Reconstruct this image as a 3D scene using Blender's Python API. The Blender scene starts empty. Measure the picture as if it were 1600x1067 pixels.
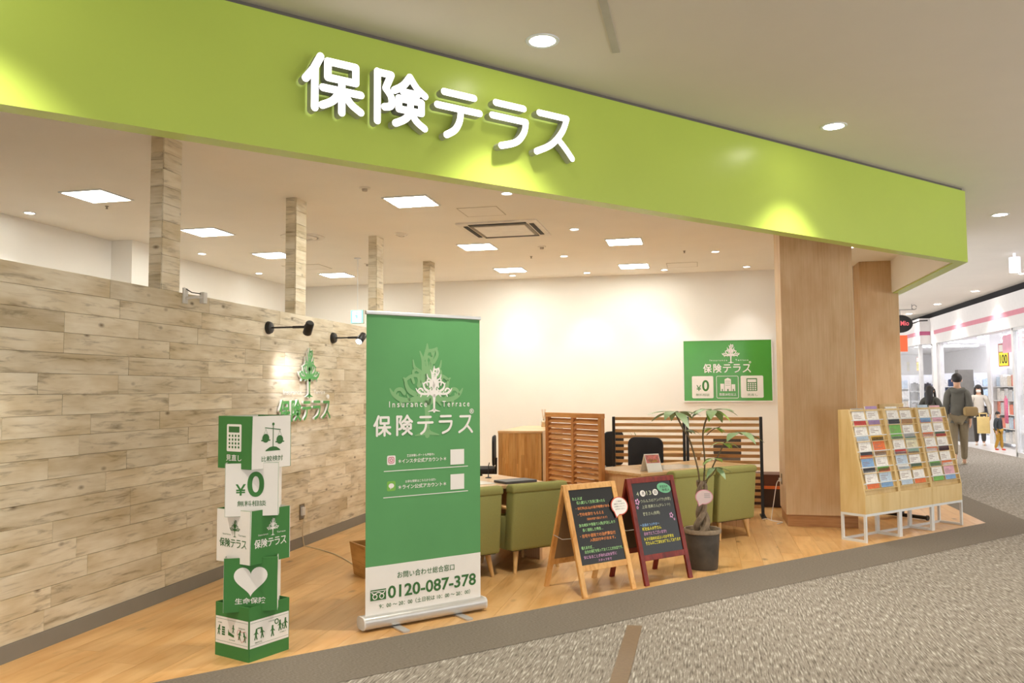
import bpy, bmesh, math, random
from mathutils import Vector, Matrix
random.seed(7)
R = math.radians
scene = bpy.context.scene
COL = scene.collection

# ---------------------------------------------------------------- camera
cam = bpy.data.cameras.new('camera'); cam.sensor_width = 36.0; cam.lens = 36.0 * 1288 / 1600
cam.clip_end = 200
camo = bpy.data.objects.new('camera', cam); COL.objects.link(camo)
PIT, ROL, YAW = R(3.45), R(-0.353), R(12.93)
fw = Vector((-math.sin(YAW) * math.cos(PIT), math.cos(YAW) * math.cos(PIT), math.sin(PIT)))
rt0 = Vector((math.cos(YAW), math.sin(YAW), 0)); up0 = rt0.cross(fw)
rt = math.cos(ROL) * rt0 + math.sin(ROL) * up0
up = -math.sin(ROL) * rt0 + math.cos(ROL) * up0
M = Matrix((rt, up, -fw)).transposed().to_4x4(); M.translation = (0, 0, 1.52)
camo.matrix_world = M
scene.camera = camo

# ---------------------------------------------------------------- world, exposure
w = bpy.data.worlds.new('world'); scene.world = w; w.use_nodes = True
bg = w.node_tree.nodes['Background']
bg.inputs[0].default_value = (1.0, 0.99, 0.98, 1); bg.inputs[1].default_value = 1.1
scene.view_settings.view_transform = 'Standard'
scene.view_settings.look = 'None'
scene.view_settings.exposure = 0.92
scene.view_settings.gamma = 1.0
scene.view_settings.use_curve_mapping = False
PANEL_E = 25.0        # shop ceiling panels
WASH_W = 20.0         # shop wall-wash downlights
SHOP_DL_W = 16.0      # other shop downlights
MALL_W = 150.0        # mall downlights in front of the fascia
MALL_BACK_W = 90.0    # mall downlights elsewhere
FAR_E = 24.0           # far shop tubes

# ---------------------------------------------------------------- materials
def lin(h):
    h = h.lstrip('#'); o = []
    for i in (0, 2, 4):
        c = int(h[i:i+2], 16) / 255
        o.append(c / 12.92 if c <= .04045 else ((c + .055) / 1.055) ** 2.4)
    return (*o, 1)
MATS = {}
def nodes_of(name):
    m = bpy.data.materials.new(name); m.use_nodes = True
    nt = m.node_tree
    return m, nt, nt.nodes['Principled BSDF']
def mat(name, col, rough=.6, metal=0, spec=.5, var=.06, scale=8, bump=0, bscale=120, trans=0, emit=0, ecol=None, alpha=1, rnd=0):
    """plain procedural material: fine noise tint + optional bump"""
    if name in MATS: return MATS[name]
    m, nt, b = nodes_of(name); N = nt.nodes; L = nt.links
    c = lin(col)
    tc = N.new('ShaderNodeTexCoord')
    nz = N.new('ShaderNodeTexNoise'); nz.inputs['Scale'].default_value = scale; nz.inputs['Detail'].default_value = 4
    L.new(tc.outputs['Object'], nz.inputs['Vector'])
    rp = N.new('ShaderNodeValToRGB')
    rp.color_ramp.elements[0].position = .3; rp.color_ramp.elements[1].position = .7
    rp.color_ramp.elements[0].color = tuple(x * (1 - var) for x in c[:3]) + (1,)
    rp.color_ramp.elements[1].color = tuple(min(1, x * (1 + var)) for x in c[:3]) + (1,)
    L.new(nz.outputs['Fac'], rp.inputs['Fac'])
    out = rp.outputs['Color']
    if rnd:
        oi = N.new('ShaderNodeObjectInfo'); hs = N.new('ShaderNodeHueSaturation')
        mr = N.new('ShaderNodeMapRange'); mr.inputs['To Min'].default_value = 1 - rnd; mr.inputs['To Max'].default_value = 1 + rnd
        L.new(oi.outputs['Random'], mr.inputs['Value']); L.new(mr.outputs[0], hs.inputs['Value']); L.new(out, hs.inputs['Color'])
        out = hs.outputs['Color']
    L.new(out, b.inputs['Base Color'])
    b.inputs['Roughness'].default_value = rough; b.inputs['Metallic'].default_value = metal
    b.inputs['Specular IOR Level'].default_value = spec
    if trans: b.inputs['Transmission Weight'].default_value = trans
    if alpha < 1: b.inputs['Alpha'].default_value = alpha
    if emit:
        b.inputs['Emission Color'].default_value = lin(ecol or col); b.inputs['Emission Strength'].default_value = emit
    if bump:
        n2 = N.new('ShaderNodeTexNoise'); n2.inputs['Scale'].default_value = bscale; n2.inputs['Detail'].default_value = 3
        L.new(tc.outputs['Object'], n2.inputs['Vector'])
        bp = N.new('ShaderNodeBump'); bp.inputs['Strength'].default_value = bump; bp.inputs['Distance'].default_value = .01
        L.new(n2.outputs['Fac'], bp.inputs['Height']); L.new(bp.outputs[0], b.inputs['Normal'])
    MATS[name] = m
    return m
def wood(name, c1, c2, dark, axis='X', stretch=12, scale=3.0, knots=0.0, rough=.45, rnd=.12, spec=.4, c3=None, grain=.5):
    """grained wood; grain runs along the local axis; each object gets its own offset and tint"""
    if name in MATS: return MATS[name]
    m, nt, b = nodes_of(name); N = nt.nodes; L = nt.links
    tc = N.new('ShaderNodeTexCoord'); oi = N.new('ShaderNodeObjectInfo')
    ml = N.new('ShaderNodeMath'); ml.operation = 'MULTIPLY'; ml.inputs[1].default_value = 57.0
    L.new(oi.outputs['Random'], ml.inputs[0])
    cx = N.new('ShaderNodeCombineXYZ')
    for i in range(3): L.new(ml.outputs[0], cx.inputs[i])
    ad = N.new('ShaderNodeVectorMath'); ad.operation = 'ADD'
    L.new(tc.outputs['Object'], ad.inputs[0]); L.new(cx.outputs[0], ad.inputs[1])
    mp = N.new('ShaderNodeMapping'); s = [scale * stretch] * 3; s['XYZ'.index(axis)] = scale
    mp.inputs['Scale'].default_value = s
    L.new(ad.outputs[0], mp.inputs['Vector'])
    n1 = N.new('ShaderNodeTexNoise'); n1.inputs['Scale'].default_value = 1; n1.inputs['Detail'].default_value = 7; n1.inputs['Roughness'].default_value = .62
    n1.inputs['Distortion'].default_value = .6
    L.new(mp.outputs[0], n1.inputs['Vector'])
    rp = N.new('ShaderNodeValToRGB'); e = rp.color_ramp.elements
    e[0].position = .5 - grain * .42; e[0].color = lin(dark)
    e[1].position = .5 + grain * .4; e[1].color = lin(c1)
    x = e.new(.5 - grain * .06); x.color = lin(c2)
    L.new(n1.outputs['Fac'], rp.inputs['Fac']); out = rp.outputs['Color']
    # broad blotches
    n2 = N.new('ShaderNodeTexNoise'); n2.inputs['Scale'].default_value = 2.2; n2.inputs['Detail'].default_value = 3
    mp2 = N.new('ShaderNodeMapping'); s2 = [2.6] * 3; s2['XYZ'.index(axis)] = 1.0; mp2.inputs['Scale'].default_value = s2
    L.new(ad.outputs[0], mp2.inputs['Vector']); L.new(mp2.outputs[0], n2.inputs['Vector'])
    mx = N.new('ShaderNodeMix'); mx.data_type = 'RGBA'; mx.blend_type = 'MULTIPLY'
    r2 = N.new('ShaderNodeValToRGB'); r2.color_ramp.elements[0].position = .32; r2.color_ramp.elements[1].position = .6
    r2.color_ramp.elements[0].color = lin(c3 or 'd8c8b4'); r2.color_ramp.elements[1].color = (1, 1, 1, 1)
    L.new(n2.outputs['Fac'], r2.inputs['Fac']); mx.inputs['Factor'].default_value = .8
    L.new(out, mx.inputs['A']); L.new(r2.outputs['Color'], mx.inputs['B']); out = mx.outputs['Result']
    if knots:
        vo = N.new('ShaderNodeTexVoronoi'); vo.inputs['Scale'].default_value = knots
        mp3 = N.new('ShaderNodeMapping'); s3 = [1.5] * 3; s3['XYZ'.index(axis)] = .8; mp3.inputs['Scale'].default_value = s3
        L.new(ad.outputs[0], mp3.inputs['Vector']); L.new(mp3.outputs[0], vo.inputs['Vector'])
        r3 = N.new('ShaderNodeValToRGB'); r3.color_ramp.elements[0].position = .02; r3.color_ramp.elements[1].position = .12
        r3.color_ramp.elements[0].color = lin('7a6a5a'); r3.color_ramp.elements[1].color = (1, 1, 1, 1)
        L.new(vo.outputs['Distance'], r3.inputs['Fac'])
        m3 = N.new('ShaderNodeMix'); m3.data_type = 'RGBA'; m3.blend_type = 'MULTIPLY'; m3.inputs['Factor'].default_value = .85
        L.new(out, m3.inputs['A']); L.new(r3.outputs['Color'], m3.inputs['B']); out = m3.outputs['Result']
    hs = N.new('ShaderNodeHueSaturation'); mr = N.new('ShaderNodeMapRange')
    mr.inputs['To Min'].default_value = 1 - rnd; mr.inputs['To Max'].default_value = 1 + rnd * .6
    L.new(oi.outputs['Random'], mr.inputs['Value']); L.new(mr.outputs[0], hs.inputs['Value']); L.new(out, hs.inputs['Color'])
    L.new(hs.outputs['Color'], b.inputs['Base Color'])
    b.inputs['Roughness'].default_value = rough; b.inputs['Specular IOR Level'].default_value = spec
    bp = N.new('ShaderNodeBump'); bp.inputs['Strength'].default_value = .12; bp.inputs['Distance'].default_value = .004
    L.new(n1.outputs['Fac'], bp.inputs['Height']); L.new(bp.outputs[0], b.inputs['Normal'])
    MATS[name] = m
    return m
def carpet(name, dark, mid, light, sx, sy, lo=.36, hi=.66, bump=.4):
    if name in MATS: return MATS[name]
    m, nt, b = nodes_of(name); N = nt.nodes; L = nt.links
    tc = N.new('ShaderNodeTexCoord'); mp = N.new('ShaderNodeMapping'); mp.inputs['Scale'].default_value = (sx, sy, 1)
    L.new(tc.outputs['Object'], mp.inputs['Vector'])
    n = N.new('ShaderNodeTexNoise'); n.inputs['Scale'].default_value = 1; n.inputs['Detail'].default_value = 2
    L.new(mp.outputs[0], n.inputs['Vector'])
    rp = N.new('ShaderNodeValToRGB'); e = rp.color_ramp.elements
    e[0].position = lo; e[0].color = lin(dark); e[1].position = hi; e[1].color = lin(light)
    x = e.new((lo + hi) / 2 - .03); x.color = lin(mid); y = e.new((lo + hi) / 2 + .04); y.color = lin(mid)
    L.new(n.outputs['Fac'], rp.inputs['Fac']); L.new(rp.outputs['Color'], b.inputs['Base Color'])
    b.inputs['Roughness'].default_value = .95; b.inputs['Specular IOR Level'].default_value = .1
    bp = N.new('ShaderNodeBump'); bp.inputs['Strength'].default_value = bump; bp.inputs['Distance'].default_value = .004
    L.new(n.outputs['Fac'], bp.inputs['Height']); L.new(bp.outputs[0], b.inputs['Normal'])
    MATS[name] = m
    return m

WHITE = mat('white_paint', 'eeeae2', .75, var=.015, scale=2)
CEIL = mat('ceiling_paint', 'f0ece3', .85, var=.015, scale=2)
MALLCEIL = mat('mall_ceiling_paint', 'dbd3c6', .85, var=.015, scale=2)
GREEN_F = mat('fascia_green', 'bcd25c', .30, spec=.45, var=.02, scale=1.5)
SHADOWGAP = mat('dark_grey_metal', '6e6862', .5, var=.03)
BASEB = mat('baseboard_grey', '87837a', .6, var=.03)
WALLWOOD = wood('whitewashed_wood', 'f0e8d4', 'e4d9c0', '93866f', 'X', 8, 3.2, knots=4.2, rough=.7, rnd=.11, spec=.2, c3='dbd0b9', grain=.62)
FLOORWOOD = wood('golden_oak_floor', 'e4bc86', 'd8ac71', 'ae844c', 'X', 10, 1.6, knots=2.2, rough=.33, rnd=.10, spec=.5, c3='ecdcc4', grain=.8)
LAMWOOD = wood('beech_laminate', 'e6c196', 'ddb588', 'cb9f70', 'Z', 26, 1.5, rough=.45, rnd=.05, c3='f0e4d4', grain=.6)
COLWOOD = wood('column_veneer', 'dabf9a', 'd1b48d', 'c2a27a', 'Z', 40, 1.6, rough=.5, rnd=.03, c3='efe4d8', grain=.8)
BOARDWOOD = wood('light_pine', 'e6c793', 'dcb97f', 'c79f64', 'Z', 14, 2, rough=.5, rnd=.05, c3='efe0c8')
TOPWOOD = wood('table_top_beech', 'e6c79c', 'ddb98a', 'c99f6c', 'X', 14, 2, rough=.28, rnd=.05, c3='efe0c8')
LOUVWOOD = wood('cedar_louver', 'd8a064', 'cc9254', 'a97238', 'X', 14, 3, rough=.5, rnd=.12, c3='dcb890')
LOUVFR = wood('cedar_frame', 'd39a5e', 'c88d50', 'a8723c', 'Z', 14, 3, rough=.5, rnd=.08, c3='dcb890')
SLATWOOD = wood('slat_oak', 'd9b07a', 'cfa36a', 'ae8450', 'X', 14, 3, rough=.5, rnd=.10, c3='dcc09a')
PINEFR = wood('pine_frame', 'e8b878', 'dfac69', 'c48e4c', 'Z', 12, 3, rough=.45, rnd=.08, c3='e8cca0')
MAHOG = wood('mahogany_frame', '8c2f1f', '7c2619', '561810', 'Z', 12, 3, rough=.4, rnd=.06, c3='c89c90')
RACKWOOD = wood('maple_rack', 'e5cb96', 'dfc48d', 'd1b176', 'Z', 16, 1.6, rough=.5, rnd=.04, c3='f0e6d0', grain=.7)
LEGWOOD = wood('beech_leg', 'dcb57c', 'd0a66a', 'b3874e', 'Z', 12, 3, rough=.4, rnd=.05)
BLACK = mat('black_metal', '1d1c1c', .45, var=.04)
BLACKFAB = mat('black_mesh_fabric', '232428', .8, var=.1, bump=.2)
CHALK = mat('blackboard', '1c1d1c', .22, spec=.4, var=.08, scale=5)
GREENFAB = mat('olive_green_fabric', '94935a', .9, spec=.15, var=.09, scale=260, bump=.35, bscale=500)
DARKBASE = mat('dark_webbing', '2f2a24', .9)
ALU = mat('brushed_aluminium', 'c9c9c7', .35, metal=.7, var=.03)
WMETAL = mat('white_powder_metal', 'dfe2e2', .4, var=.02)
PGREEN = mat('print_green', '417c3e', .6, spec=.3, var=.03)
BGREEN = mat('banner_green', '5c9a5f', .6, spec=.3, var=.03, scale=3)
BGREEN2 = mat('banner_tree_green', '80ae78', .6, spec=.3, var=.02)
PWHITE = mat('print_white', 'ebe7e0', .6, spec=.3, var=.015)
PDGREEN = mat('print_dark_green', '42703f', .6, spec=.2, var=.02)
POSTERGREEN = mat('poster_green', '4c9a3f', .12, spec=.5, var=.02)
GREY = mat('mid_grey_plastic', '8d8a85', .5)
LGREY = mat('light_grey_plastic', 'd6d3cc', .5)
GLASS = mat('clear_glass', 'f4fafa', .03, trans=.95, alpha=.25, var=0)
LIT = mat('lit_white', 'ffffff', .5, emit=PANEL_E, ecol='fcfdf4', var=0)
LITLETTER = mat('lit_letter_face', 'ffffff', .5, emit=1.15, ecol='fffdf6', var=0)
LETTERSIDE = mat('letter_side', 'b9b9b4', .4, metal=.3, var=.02)
LITDL = mat('lit_downlight', 'ffffff', .5, emit=14, ecol='fcfdf4', var=0)

# ---------------------------------------------------------------- mesh helpers
class MB:
    def __init__(s): s.v = []; s.f = []; s.m = []
    def add(s, vs, fs, mi=0):
        n = len(s.v); s.v += [tuple(p) for p in vs]
        for f in fs: s.f.append(tuple(i + n for i in f)); s.m.append(mi)
        return s
    def box(s, x0, x1, y0, y1, z0, z1, mi=0, mtx=None):
        vs = [Vector(p) for p in ((x0,y0,z0),(x1,y0,z0),(x1,y1,z0),(x0,y1,z0),(x0,y0,z1),(x1,y0,z1),(x1,y1,z1),(x0,y1,z1))]
        if mtx: vs = [mtx @ p for p in vs]
        return s.add(vs, ((0,3,2,1),(4,5,6,7),(0,1,5,4),(1,2,6,5),(2,3,7,6),(3,0,4,7)), mi)
    def bar(s, a, b, w, d, mi=0, upv=(0,0,1)):
        """square bar from a to b, section w x d"""
        a, b = Vector(a), Vector(b); t = (b - a).normalized(); u = Vector(upv)
        if abs(t.dot(u)) > .98: u = Vector((0, 1, 0))
        x = t.cross(u).normalized(); y = x.cross(t)
        vs = []
        for p in (a, b):
            for sx, sy in ((-1,-1),(1,-1),(1,1),(-1,1)): vs.append(p + x * sx * w / 2 + y * sy * d / 2)
        return s.add(vs, ((3,2,1,0),(4,5,6,7),(0,1,5,4),(1,2,6,5),(2,3,7,6),(3,0,4,7)), mi)
    def taper(s, a, b, ra, rb, n=10, mi=0):
        return s.tube([a, b], [ra, rb], n, mi)
    def tube(s, pts, r, n=8, mi=0):
        pts = [Vector(p) for p in pts]; rs = r if isinstance(r, (list, tuple)) else [r] * len(pts)
        vs = []; fs = []; ref = Vector((0, 0, 1)); t0 = (pts[1] - pts[0]).normalized()
        if abs(t0.dot(ref)) > .95: ref = Vector((1, 0, 0))
        x = t0.cross(ref).normalized()
        for i, p in enumerate(pts):
            t = (pts[min(i+1, len(pts)-1)] - pts[max(i-1, 0)]).normalized()
            x = (x - t * x.dot(t)).normalized(); y = t.cross(x)
            for k in range(n):
                a = 2 * math.pi * k / n; vs.append(p + (x * math.cos(a) + y * math.sin(a)) * rs[i])
        for i in range(len(pts) - 1):
            for k in range(n):
                k2 = (k + 1) % n; fs.append((i*n+k, i*n+k2, (i+1)*n+k2, (i+1)*n+k))
        fs.append(tuple(range(n-1, -1, -1))); fs.append(tuple((len(pts)-1)*n + k for k in range(n)))
        return s.add(vs, fs, mi)
    def lathe(s, prof, n=24, mi=0, c=(0,0,0)):
        vs = []; fs = []
        for r, z in prof:
            for k in range(n):
                a = 2 * math.pi * k / n; vs.append((c[0] + r * math.cos(a), c[1] + r * math.sin(a), c[2] + z))
        for i in range(len(prof) - 1):
            for k in range(n):
                k2 = (k + 1) % n; fs.append((i*n+k, i*n+k2, (i+1)*n+k2, (i+1)*n+k))
        if prof[0][0] > 1e-6: fs.append(tuple(range(n-1, -1, -1)))
        if prof[-1][0] > 1e-6: fs.append(tuple((len(prof)-1)*n + k for k in range(n)))
        return s.add(vs, fs, mi)
    def prism(s, poly, lo, hi, axis='z', mi=0):
        """extrude a 2D polygon; axis z:(x,y) axis y:(x,z) axis x:(y,z)"""
        def P(p, h):
            return (p[0], p[1], h) if axis == 'z' else ((p[0], h, p[1]) if axis == 'y' else (h, p[0], p[1]))
        n = len(poly); vs = [P(p, lo) for p in poly] + [P(p, hi) for p in poly]
        fs = [tuple(range(n))[::-1], tuple(range(n, 2*n))] + [(i, (i+1) % n, (i+1) % n + n, i + n) for i in range(n)]
        return s.add(vs, fs, mi)
    def ball(s, c, r, n=12, mi=0):
        rr = r if isinstance(r, (tuple, list)) else (r, r, r); k = n // 2; vs = []; fs = []
        for i in range(k + 1):
            t = math.pi * i / k
            for j in range(n):
                a = 2 * math.pi * j / n
                vs.append((c[0] + rr[0]*math.sin(t)*math.cos(a), c[1] + rr[1]*math.sin(t)*math.sin(a), c[2] - rr[2]*math.cos(t)))
        for i in range(k):
            for j in range(n):
                j2 = (j+1) % n; fs.append((i*n+j, i*n+j2, (i+1)*n+j2, (i+1)*n+j))
        return s.add(vs, fs, mi)
    def mesh(s, name, mats, bevel=0, smooth=False, seg=2):
        me = bpy.data.meshes.new(name); me.from_pydata(s.v, [], s.f)
        if not isinstance(mats, (list, tuple)): mats = [mats]
        for m in mats: me.materials.append(m)
        for p, i in zip(me.polygons, s.m): p.material_index = i
        bm = bmesh.new(); bm.from_mesh(me)
        bmesh.ops.remove_doubles(bm, verts=bm.verts, dist=1e-6)
        bmesh.ops.recalc_face_normals(bm, faces=bm.faces)
        if bevel: bmesh.ops.bevel(bm, geom=[e for e in bm.edges if e.is_manifold and e.calc_face_angle(0) > .5], offset=bevel, segments=seg, profile=.5, affect='EDGES', clamp_overlap=True)
        bm.to_mesh(me); bm.free()
        if smooth:
            for p in me.polygons: p.use_smooth = True
            try: me.set_sharp_from_angle(angle=R(40))
            except Exception: pass
        return me
    def build(s, name, mats, parent=None, bevel=0, smooth=False, loc=None, rotz=0, seg=2):
        o = bpy.data.objects.new(name, s.mesh(name, mats, bevel, smooth, seg)); COL.objects.link(o)
        if parent: o.parent = parent
        if loc: o.location = loc
        if rotz: o.rotation_euler = (0, 0, rotz)
        return o
def tag(o, label, cat, group=None):
    o['label'] = label; o['category'] = cat
    if group: o['group'] = group
    return o
def thing(name, label, cat, loc=(0,0,0), rotz=0, group=None):
    o = bpy.data.objects.new(name, None); COL.objects.link(o); o.empty_display_size = .1
    o.location = loc; o.rotation_euler = (0, 0, rotz)
    return tag(o, label, cat, group)
def struct(o): o['kind'] = 'structure'; return o
def copy_tree(o, parent=None):
    c = o.copy(); COL.objects.link(c)
    if parent: c.parent = parent
    for ch in o.children: copy_tree(ch, c)
    return c
def flat_round(x0, x1, z0, z1, r, n=5):
    pts = []
    for cx, cz, a0 in ((x1-r, z0+r, -90), (x1-r, z1-r, 0), (x0+r, z1-r, 90), (x0+r, z0+r, 180)):
        for k in range(n+1):
            a = R(a0 + 90*k/n); pts.append((cx + r*math.cos(a), cz + r*math.sin(a)))
    return pts
# facade frame: s runs along the shop front, c is measured towards the mall
FR = R(47.5); FB = R(42.5)
FD = Vector((math.sin(FB), math.cos(FB), 0)); FN = Vector((math.cos(FB), -math.sin(FB), 0))
def FP(s, c, z=0): return FD * s + FN * c + Vector((0, 0, z))

# ---------------------------------------------------------------- lettering and flat print (local x right, z up, facing -y)
TXT = {}
def text_geo(s, bold=0.0):
    k = (s, bold)
    if k not in TXT:
        cu = bpy.data.curves.new('t', 'FONT'); cu.body = s; cu.size = 1; cu.offset = bold; cu.resolution_u = 3 if len(s) > 4 else 8; cu.fill_mode = 'FRONT'
        o = bpy.data.objects.new('t', cu); COL.objects.link(o)
        dg = bpy.context.evaluated_depsgraph_get(); dg.update(); me = o.evaluated_get(dg).to_mesh()
        vs = [(v.co.x, v.co.y) for v in me.vertices]; fs = [tuple(p.vertices) for p in me.polygons]
        bpy.data.objects.remove(o); bpy.data.curves.remove(cu)
        TXT[k] = (vs, fs)
    return TXT[k]
def text_into(mb, s, x0, x1, z0, z1=None, y=0, mi=0, bold=0.0, slope=0.0):
    """fit the text into x0..x1 (and z0..z1, or keep its aspect)"""
    vs, fs = text_geo(s, bold)
    if not vs: return
    ax, bx = min(v[0] for v in vs), max(v[0] for v in vs); az, bz = min(v[1] for v in vs), max(v[1] for v in vs)
    sx = (x1 - x0) / (bx - ax); sz = sx if z1 is None else (z1 - z0) / max(bz - az, 1e-6)
    mb.add([(x0 + (v[0]-ax)*sx, y, z0 + (v[1]-az)*sz + slope*(v[0]-ax)*sx) for v in vs], fs, mi)
def ptext(parent, s, x0, x1, z0, z1=None, m=None, y=-.0015, bold=0.0, name='lettering', slope=0.0):
    mb = MB(); text_into(mb, s, x0, x1, z0, z1, y, 0, bold, slope)
    return mb.build(name, m, parent)
def smooth_line(p, n=5):
    if len(p) < 3: return p
    out = []
    for i in range(len(p)-1):
        p0, p1, p2, p3 = p[max(i-1,0)], p[i], p[i+1], p[min(i+2, len(p)-1)]
        for k in range(n):
            t = k/n
            out.append(tuple(.5*((2*p1[j]) + (-p0[j]+p2[j])*t + (2*p0[j]-5*p1[j]+4*p2[j]-p3[j])*t*t + (-p0[j]+3*p1[j]-3*p2[j]+p3[j])*t**3) for j in range(len(p1))))
    return out + [tuple(p[-1])]
STEP = [0]
def stroke(mb, pts, wd, y=0, d=0, mi=0, mside=None, n=6):
    """round-capped strokes in the xz plane; wd number or per-point list; d = depth of relief"""
    ws = wd if isinstance(wd, (list, tuple)) else [wd]*len(pts)
    for i in range(len(pts)-1):
        (x0, z0), (x1, z1) = pts[i][:2], pts[i+1][:2]
        L = math.hypot(x1-x0, z1-z0)
        if L < 1e-7: continue
        a = math.atan2(z1-z0, x1-x0); poly = []
        for k in range(n+1):
            t = a + R(90) + math.pi*k/n; poly.append((x0 + ws[i]/2*math.cos(t), z0 + ws[i]/2*math.sin(t)))
        for k in range(n+1):
            t = a - R(90) + math.pi*k/n; poly.append((x1 + ws[i+1]/2*math.cos(t), z1 + ws[i+1]/2*math.sin(t)))
        STEP[0] = (STEP[0] + 1) % 7; e = STEP[0]*(4e-5 if d else 2.5e-5); q = len(poly)
        vs = [(p[0], y - d - e, p[1]) for p in poly]
        mb.add(vs, [tuple(range(q))], mi)
        if d:
            vb = [(p[0], y, p[1]) for p in poly]
            mb.add(vs + vb, [(k, (k+1) % q, (k+1) % q + q, k+q) for k in range(q)], mi if mside is None else mside)
KANJI = {
 '保': [[(.28,.97),(.17,.72),(.04,.52)], [(.19,.74),(.19,.03)], [(.40,.91),(.87,.91),(.87,.62),(.40,.62),(.40,.91)],
        [(.32,.42),(.96,.42)], [(.635,.62),(.635,.03)], ['c',(.60,.40),(.49,.22),(.31,.10)], ['c',(.67,.40),(.79,.22),(.96,.10)]],
 '険': [[(.08,.94),(.08,.03)], [(.08,.93),(.33,.93),(.23,.66)], ['c',(.23,.66),(.33,.52),(.33,.36),(.21,.31)],
        ['c',(.68,.97),(.56,.79),(.39,.66)], ['c',(.68,.97),(.81,.79),(.97,.67)], [(.55,.665),(.82,.665)],
        [(.47,.53),(.90,.53),(.90,.33),(.47,.33),(.47,.53)], ['c',(.685,.66),(.685,.34),(.60,.17),(.41,.05)], ['c',(.70,.32),(.80,.16),(.96,.05)]],
 'テ': [[(.19,.88),(.83,.88)], [(.05,.60),(.95,.60)], ['c',(.54,.60),(.52,.38),(.42,.18),(.24,.05)]],
 'ラ': [[(.18,.90),(.82,.90)], [(.10,.63),(.87,.63)], ['c',(.87,.63),(.82,.40),(.64,.18),(.30,.05)]],
 'ス': [[(.14,.87),(.80,.87)], ['c',(.80,.87),(.68,.57),(.42,.26),(.07,.06)], ['c',(.57,.41),(.76,.23),(.92,.05)]]}
def kanji(mb, ch, x0, x1, z0, z1, wd, y=0, d=0, mi=0, mside=None):
    for st in KANJI[ch]:
        p = smooth_line(st[1:]) if st[0] == 'c' else st
        stroke(mb, [(x0 + a*(x1-x0), z0 + b*(z1-z0)) for a, b in p], wd, y, d, mi, mside)
def shop_name(parent, x0, x1, z0, z1, m, y=-.0015, wf=.115, d=0, mside=None, name='lettering'):
    mb = MB(); h = z1 - z0; n = 5; pitch = (x1-x0-h*.92)/(n-1)
    for i, ch in enumerate('保険テラス'):
        kanji(mb, ch, x0 + i*pitch, x0 + i*pitch + h*.92, z0, z1, wf*h, y, d, 0, 1 if mside else None)
    return mb.build(name, [m, mside] if mside else m, parent)
TREE = [  # left half strokes (x, z, width), mirrored
 [(0,0,.05),(0,.12,.045),(0,.28,.055),(0,.40,.09),(0,.55,.075),(0,.70,.04),(0,.80,.02)],
 [(-.005,.05,.05),(-.045,.025,.035),(-.145,.004,.01)],
 [(0,.34,.06),(-.10,.40,.055),(-.22,.385,.045),(-.33,.40,.045),(-.41,.45,.035),(-.45,.51,.012)],
 [(-.31,.39,.04),(-.335,.325,.018)], [(-.22,.39,.03),(-.245,.445,.012)], [(-.12,.39,.035),(-.17,.33,.018)],
 [(-.40,.445,.025),(-.375,.495,.03),(-.32,.505,.035),(-.285,.47,.04),(-.28,.455,.03)], [(-.36,.42,.02),(-.355,.455,.016)],
 [(-.02,.43,.06),(-.10,.455,.04),(-.08,.50,.03)],
 [(-.15,.45,.05),(-.22,.49,.045),(-.255,.55,.035),(-.265,.605,.025),(-.29,.625,.014)],
 [(-.27,.60,.03),(-.20,.645,.032),(-.12,.65,.035),(-.095,.60,.04),(-.105,.54,.045)], [(-.19,.645,.03),(-.165,.575,.026)],
 [(-.02,.52,.05),(-.065,.60,.045),(-.07,.68,.035),(-.12,.715,.03),(-.16,.75,.026),(-.175,.82,.012)],
 [(-.13,.72,.025),(-.17,.70,.028),(-.165,.655,.026)], [(-.07,.68,.03),(-.12,.655,.022)],
 [(0,.56,.05),(-.045,.70,.035),(-.055,.82,.03),(-.09,.915,.014)],
 [(0,.66,.03),(-.03,.75,.02),(-.035,.80,.018)]]
TREE_R = [[(-.04,.83,.03),(-.005,.92,.04),(.0,1.0,.012)], [(-.01,.925,.035),(.06,.93,.032),(.12,.955,.022)], [(.11,.945,.03),(.125,.88,.032),(.08,.80,.036)],
 [(.055,.93,.025),(.065,.87,.022)], [(.01,.72,.02),(-.01,.80,.022),(.005,.86,.022),(.04,.84,.022),(.045,.78,.024),(.01,.70,.02)]]
def tree_logo(parent, cx, z0, h, m, y=-.0015, d=0, mside=None, name='tree_emblem', fat=1.0):
    mb = MB(); ms = 1 if mside else None
    for sgn in (1, -1):
        for st in TREE:
            if sgn == -1 and st[0][0] == 0 and st[-1][0] == 0: continue
            p = smooth_line(st, 4)
            stroke(mb, [(cx + sgn*a*h, z0 + b*h) for a, b, _ in p], [c*h*fat for _, _, c in p], y, d, 0, ms, 4)
    for st in TREE_R:
        p = smooth_line(st, 4); stroke(mb, [(cx + a*h, z0 + b*h) for a, b, _ in p], [c*h*fat for _, _, c in p], y, d, 0, ms, 4)
    return mb.build(name, [m, mside] if mside else m, parent)
def plate(parent, poly, m, y=-.001, name='print', th=0):
    mb = MB()
    if th: mb.prism(poly, y - th, y, 'y')
    else: mb.add([(p[0], y, p[1]) for p in poly], [tuple(range(len(poly)))])
    return mb.build(name, m, parent)
def rect(x0, x1, z0, z1): return [(x0,z0),(x1,z0),(x1,z1),(x0,z1)]
def disc(cx, cz, r, n=16, rz=None): return [(cx + r*math.cos(2*math.pi*k/n), cz + (rz or r)*math.sin(2*math.pi*k/n)) for k in range(n)]
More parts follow.
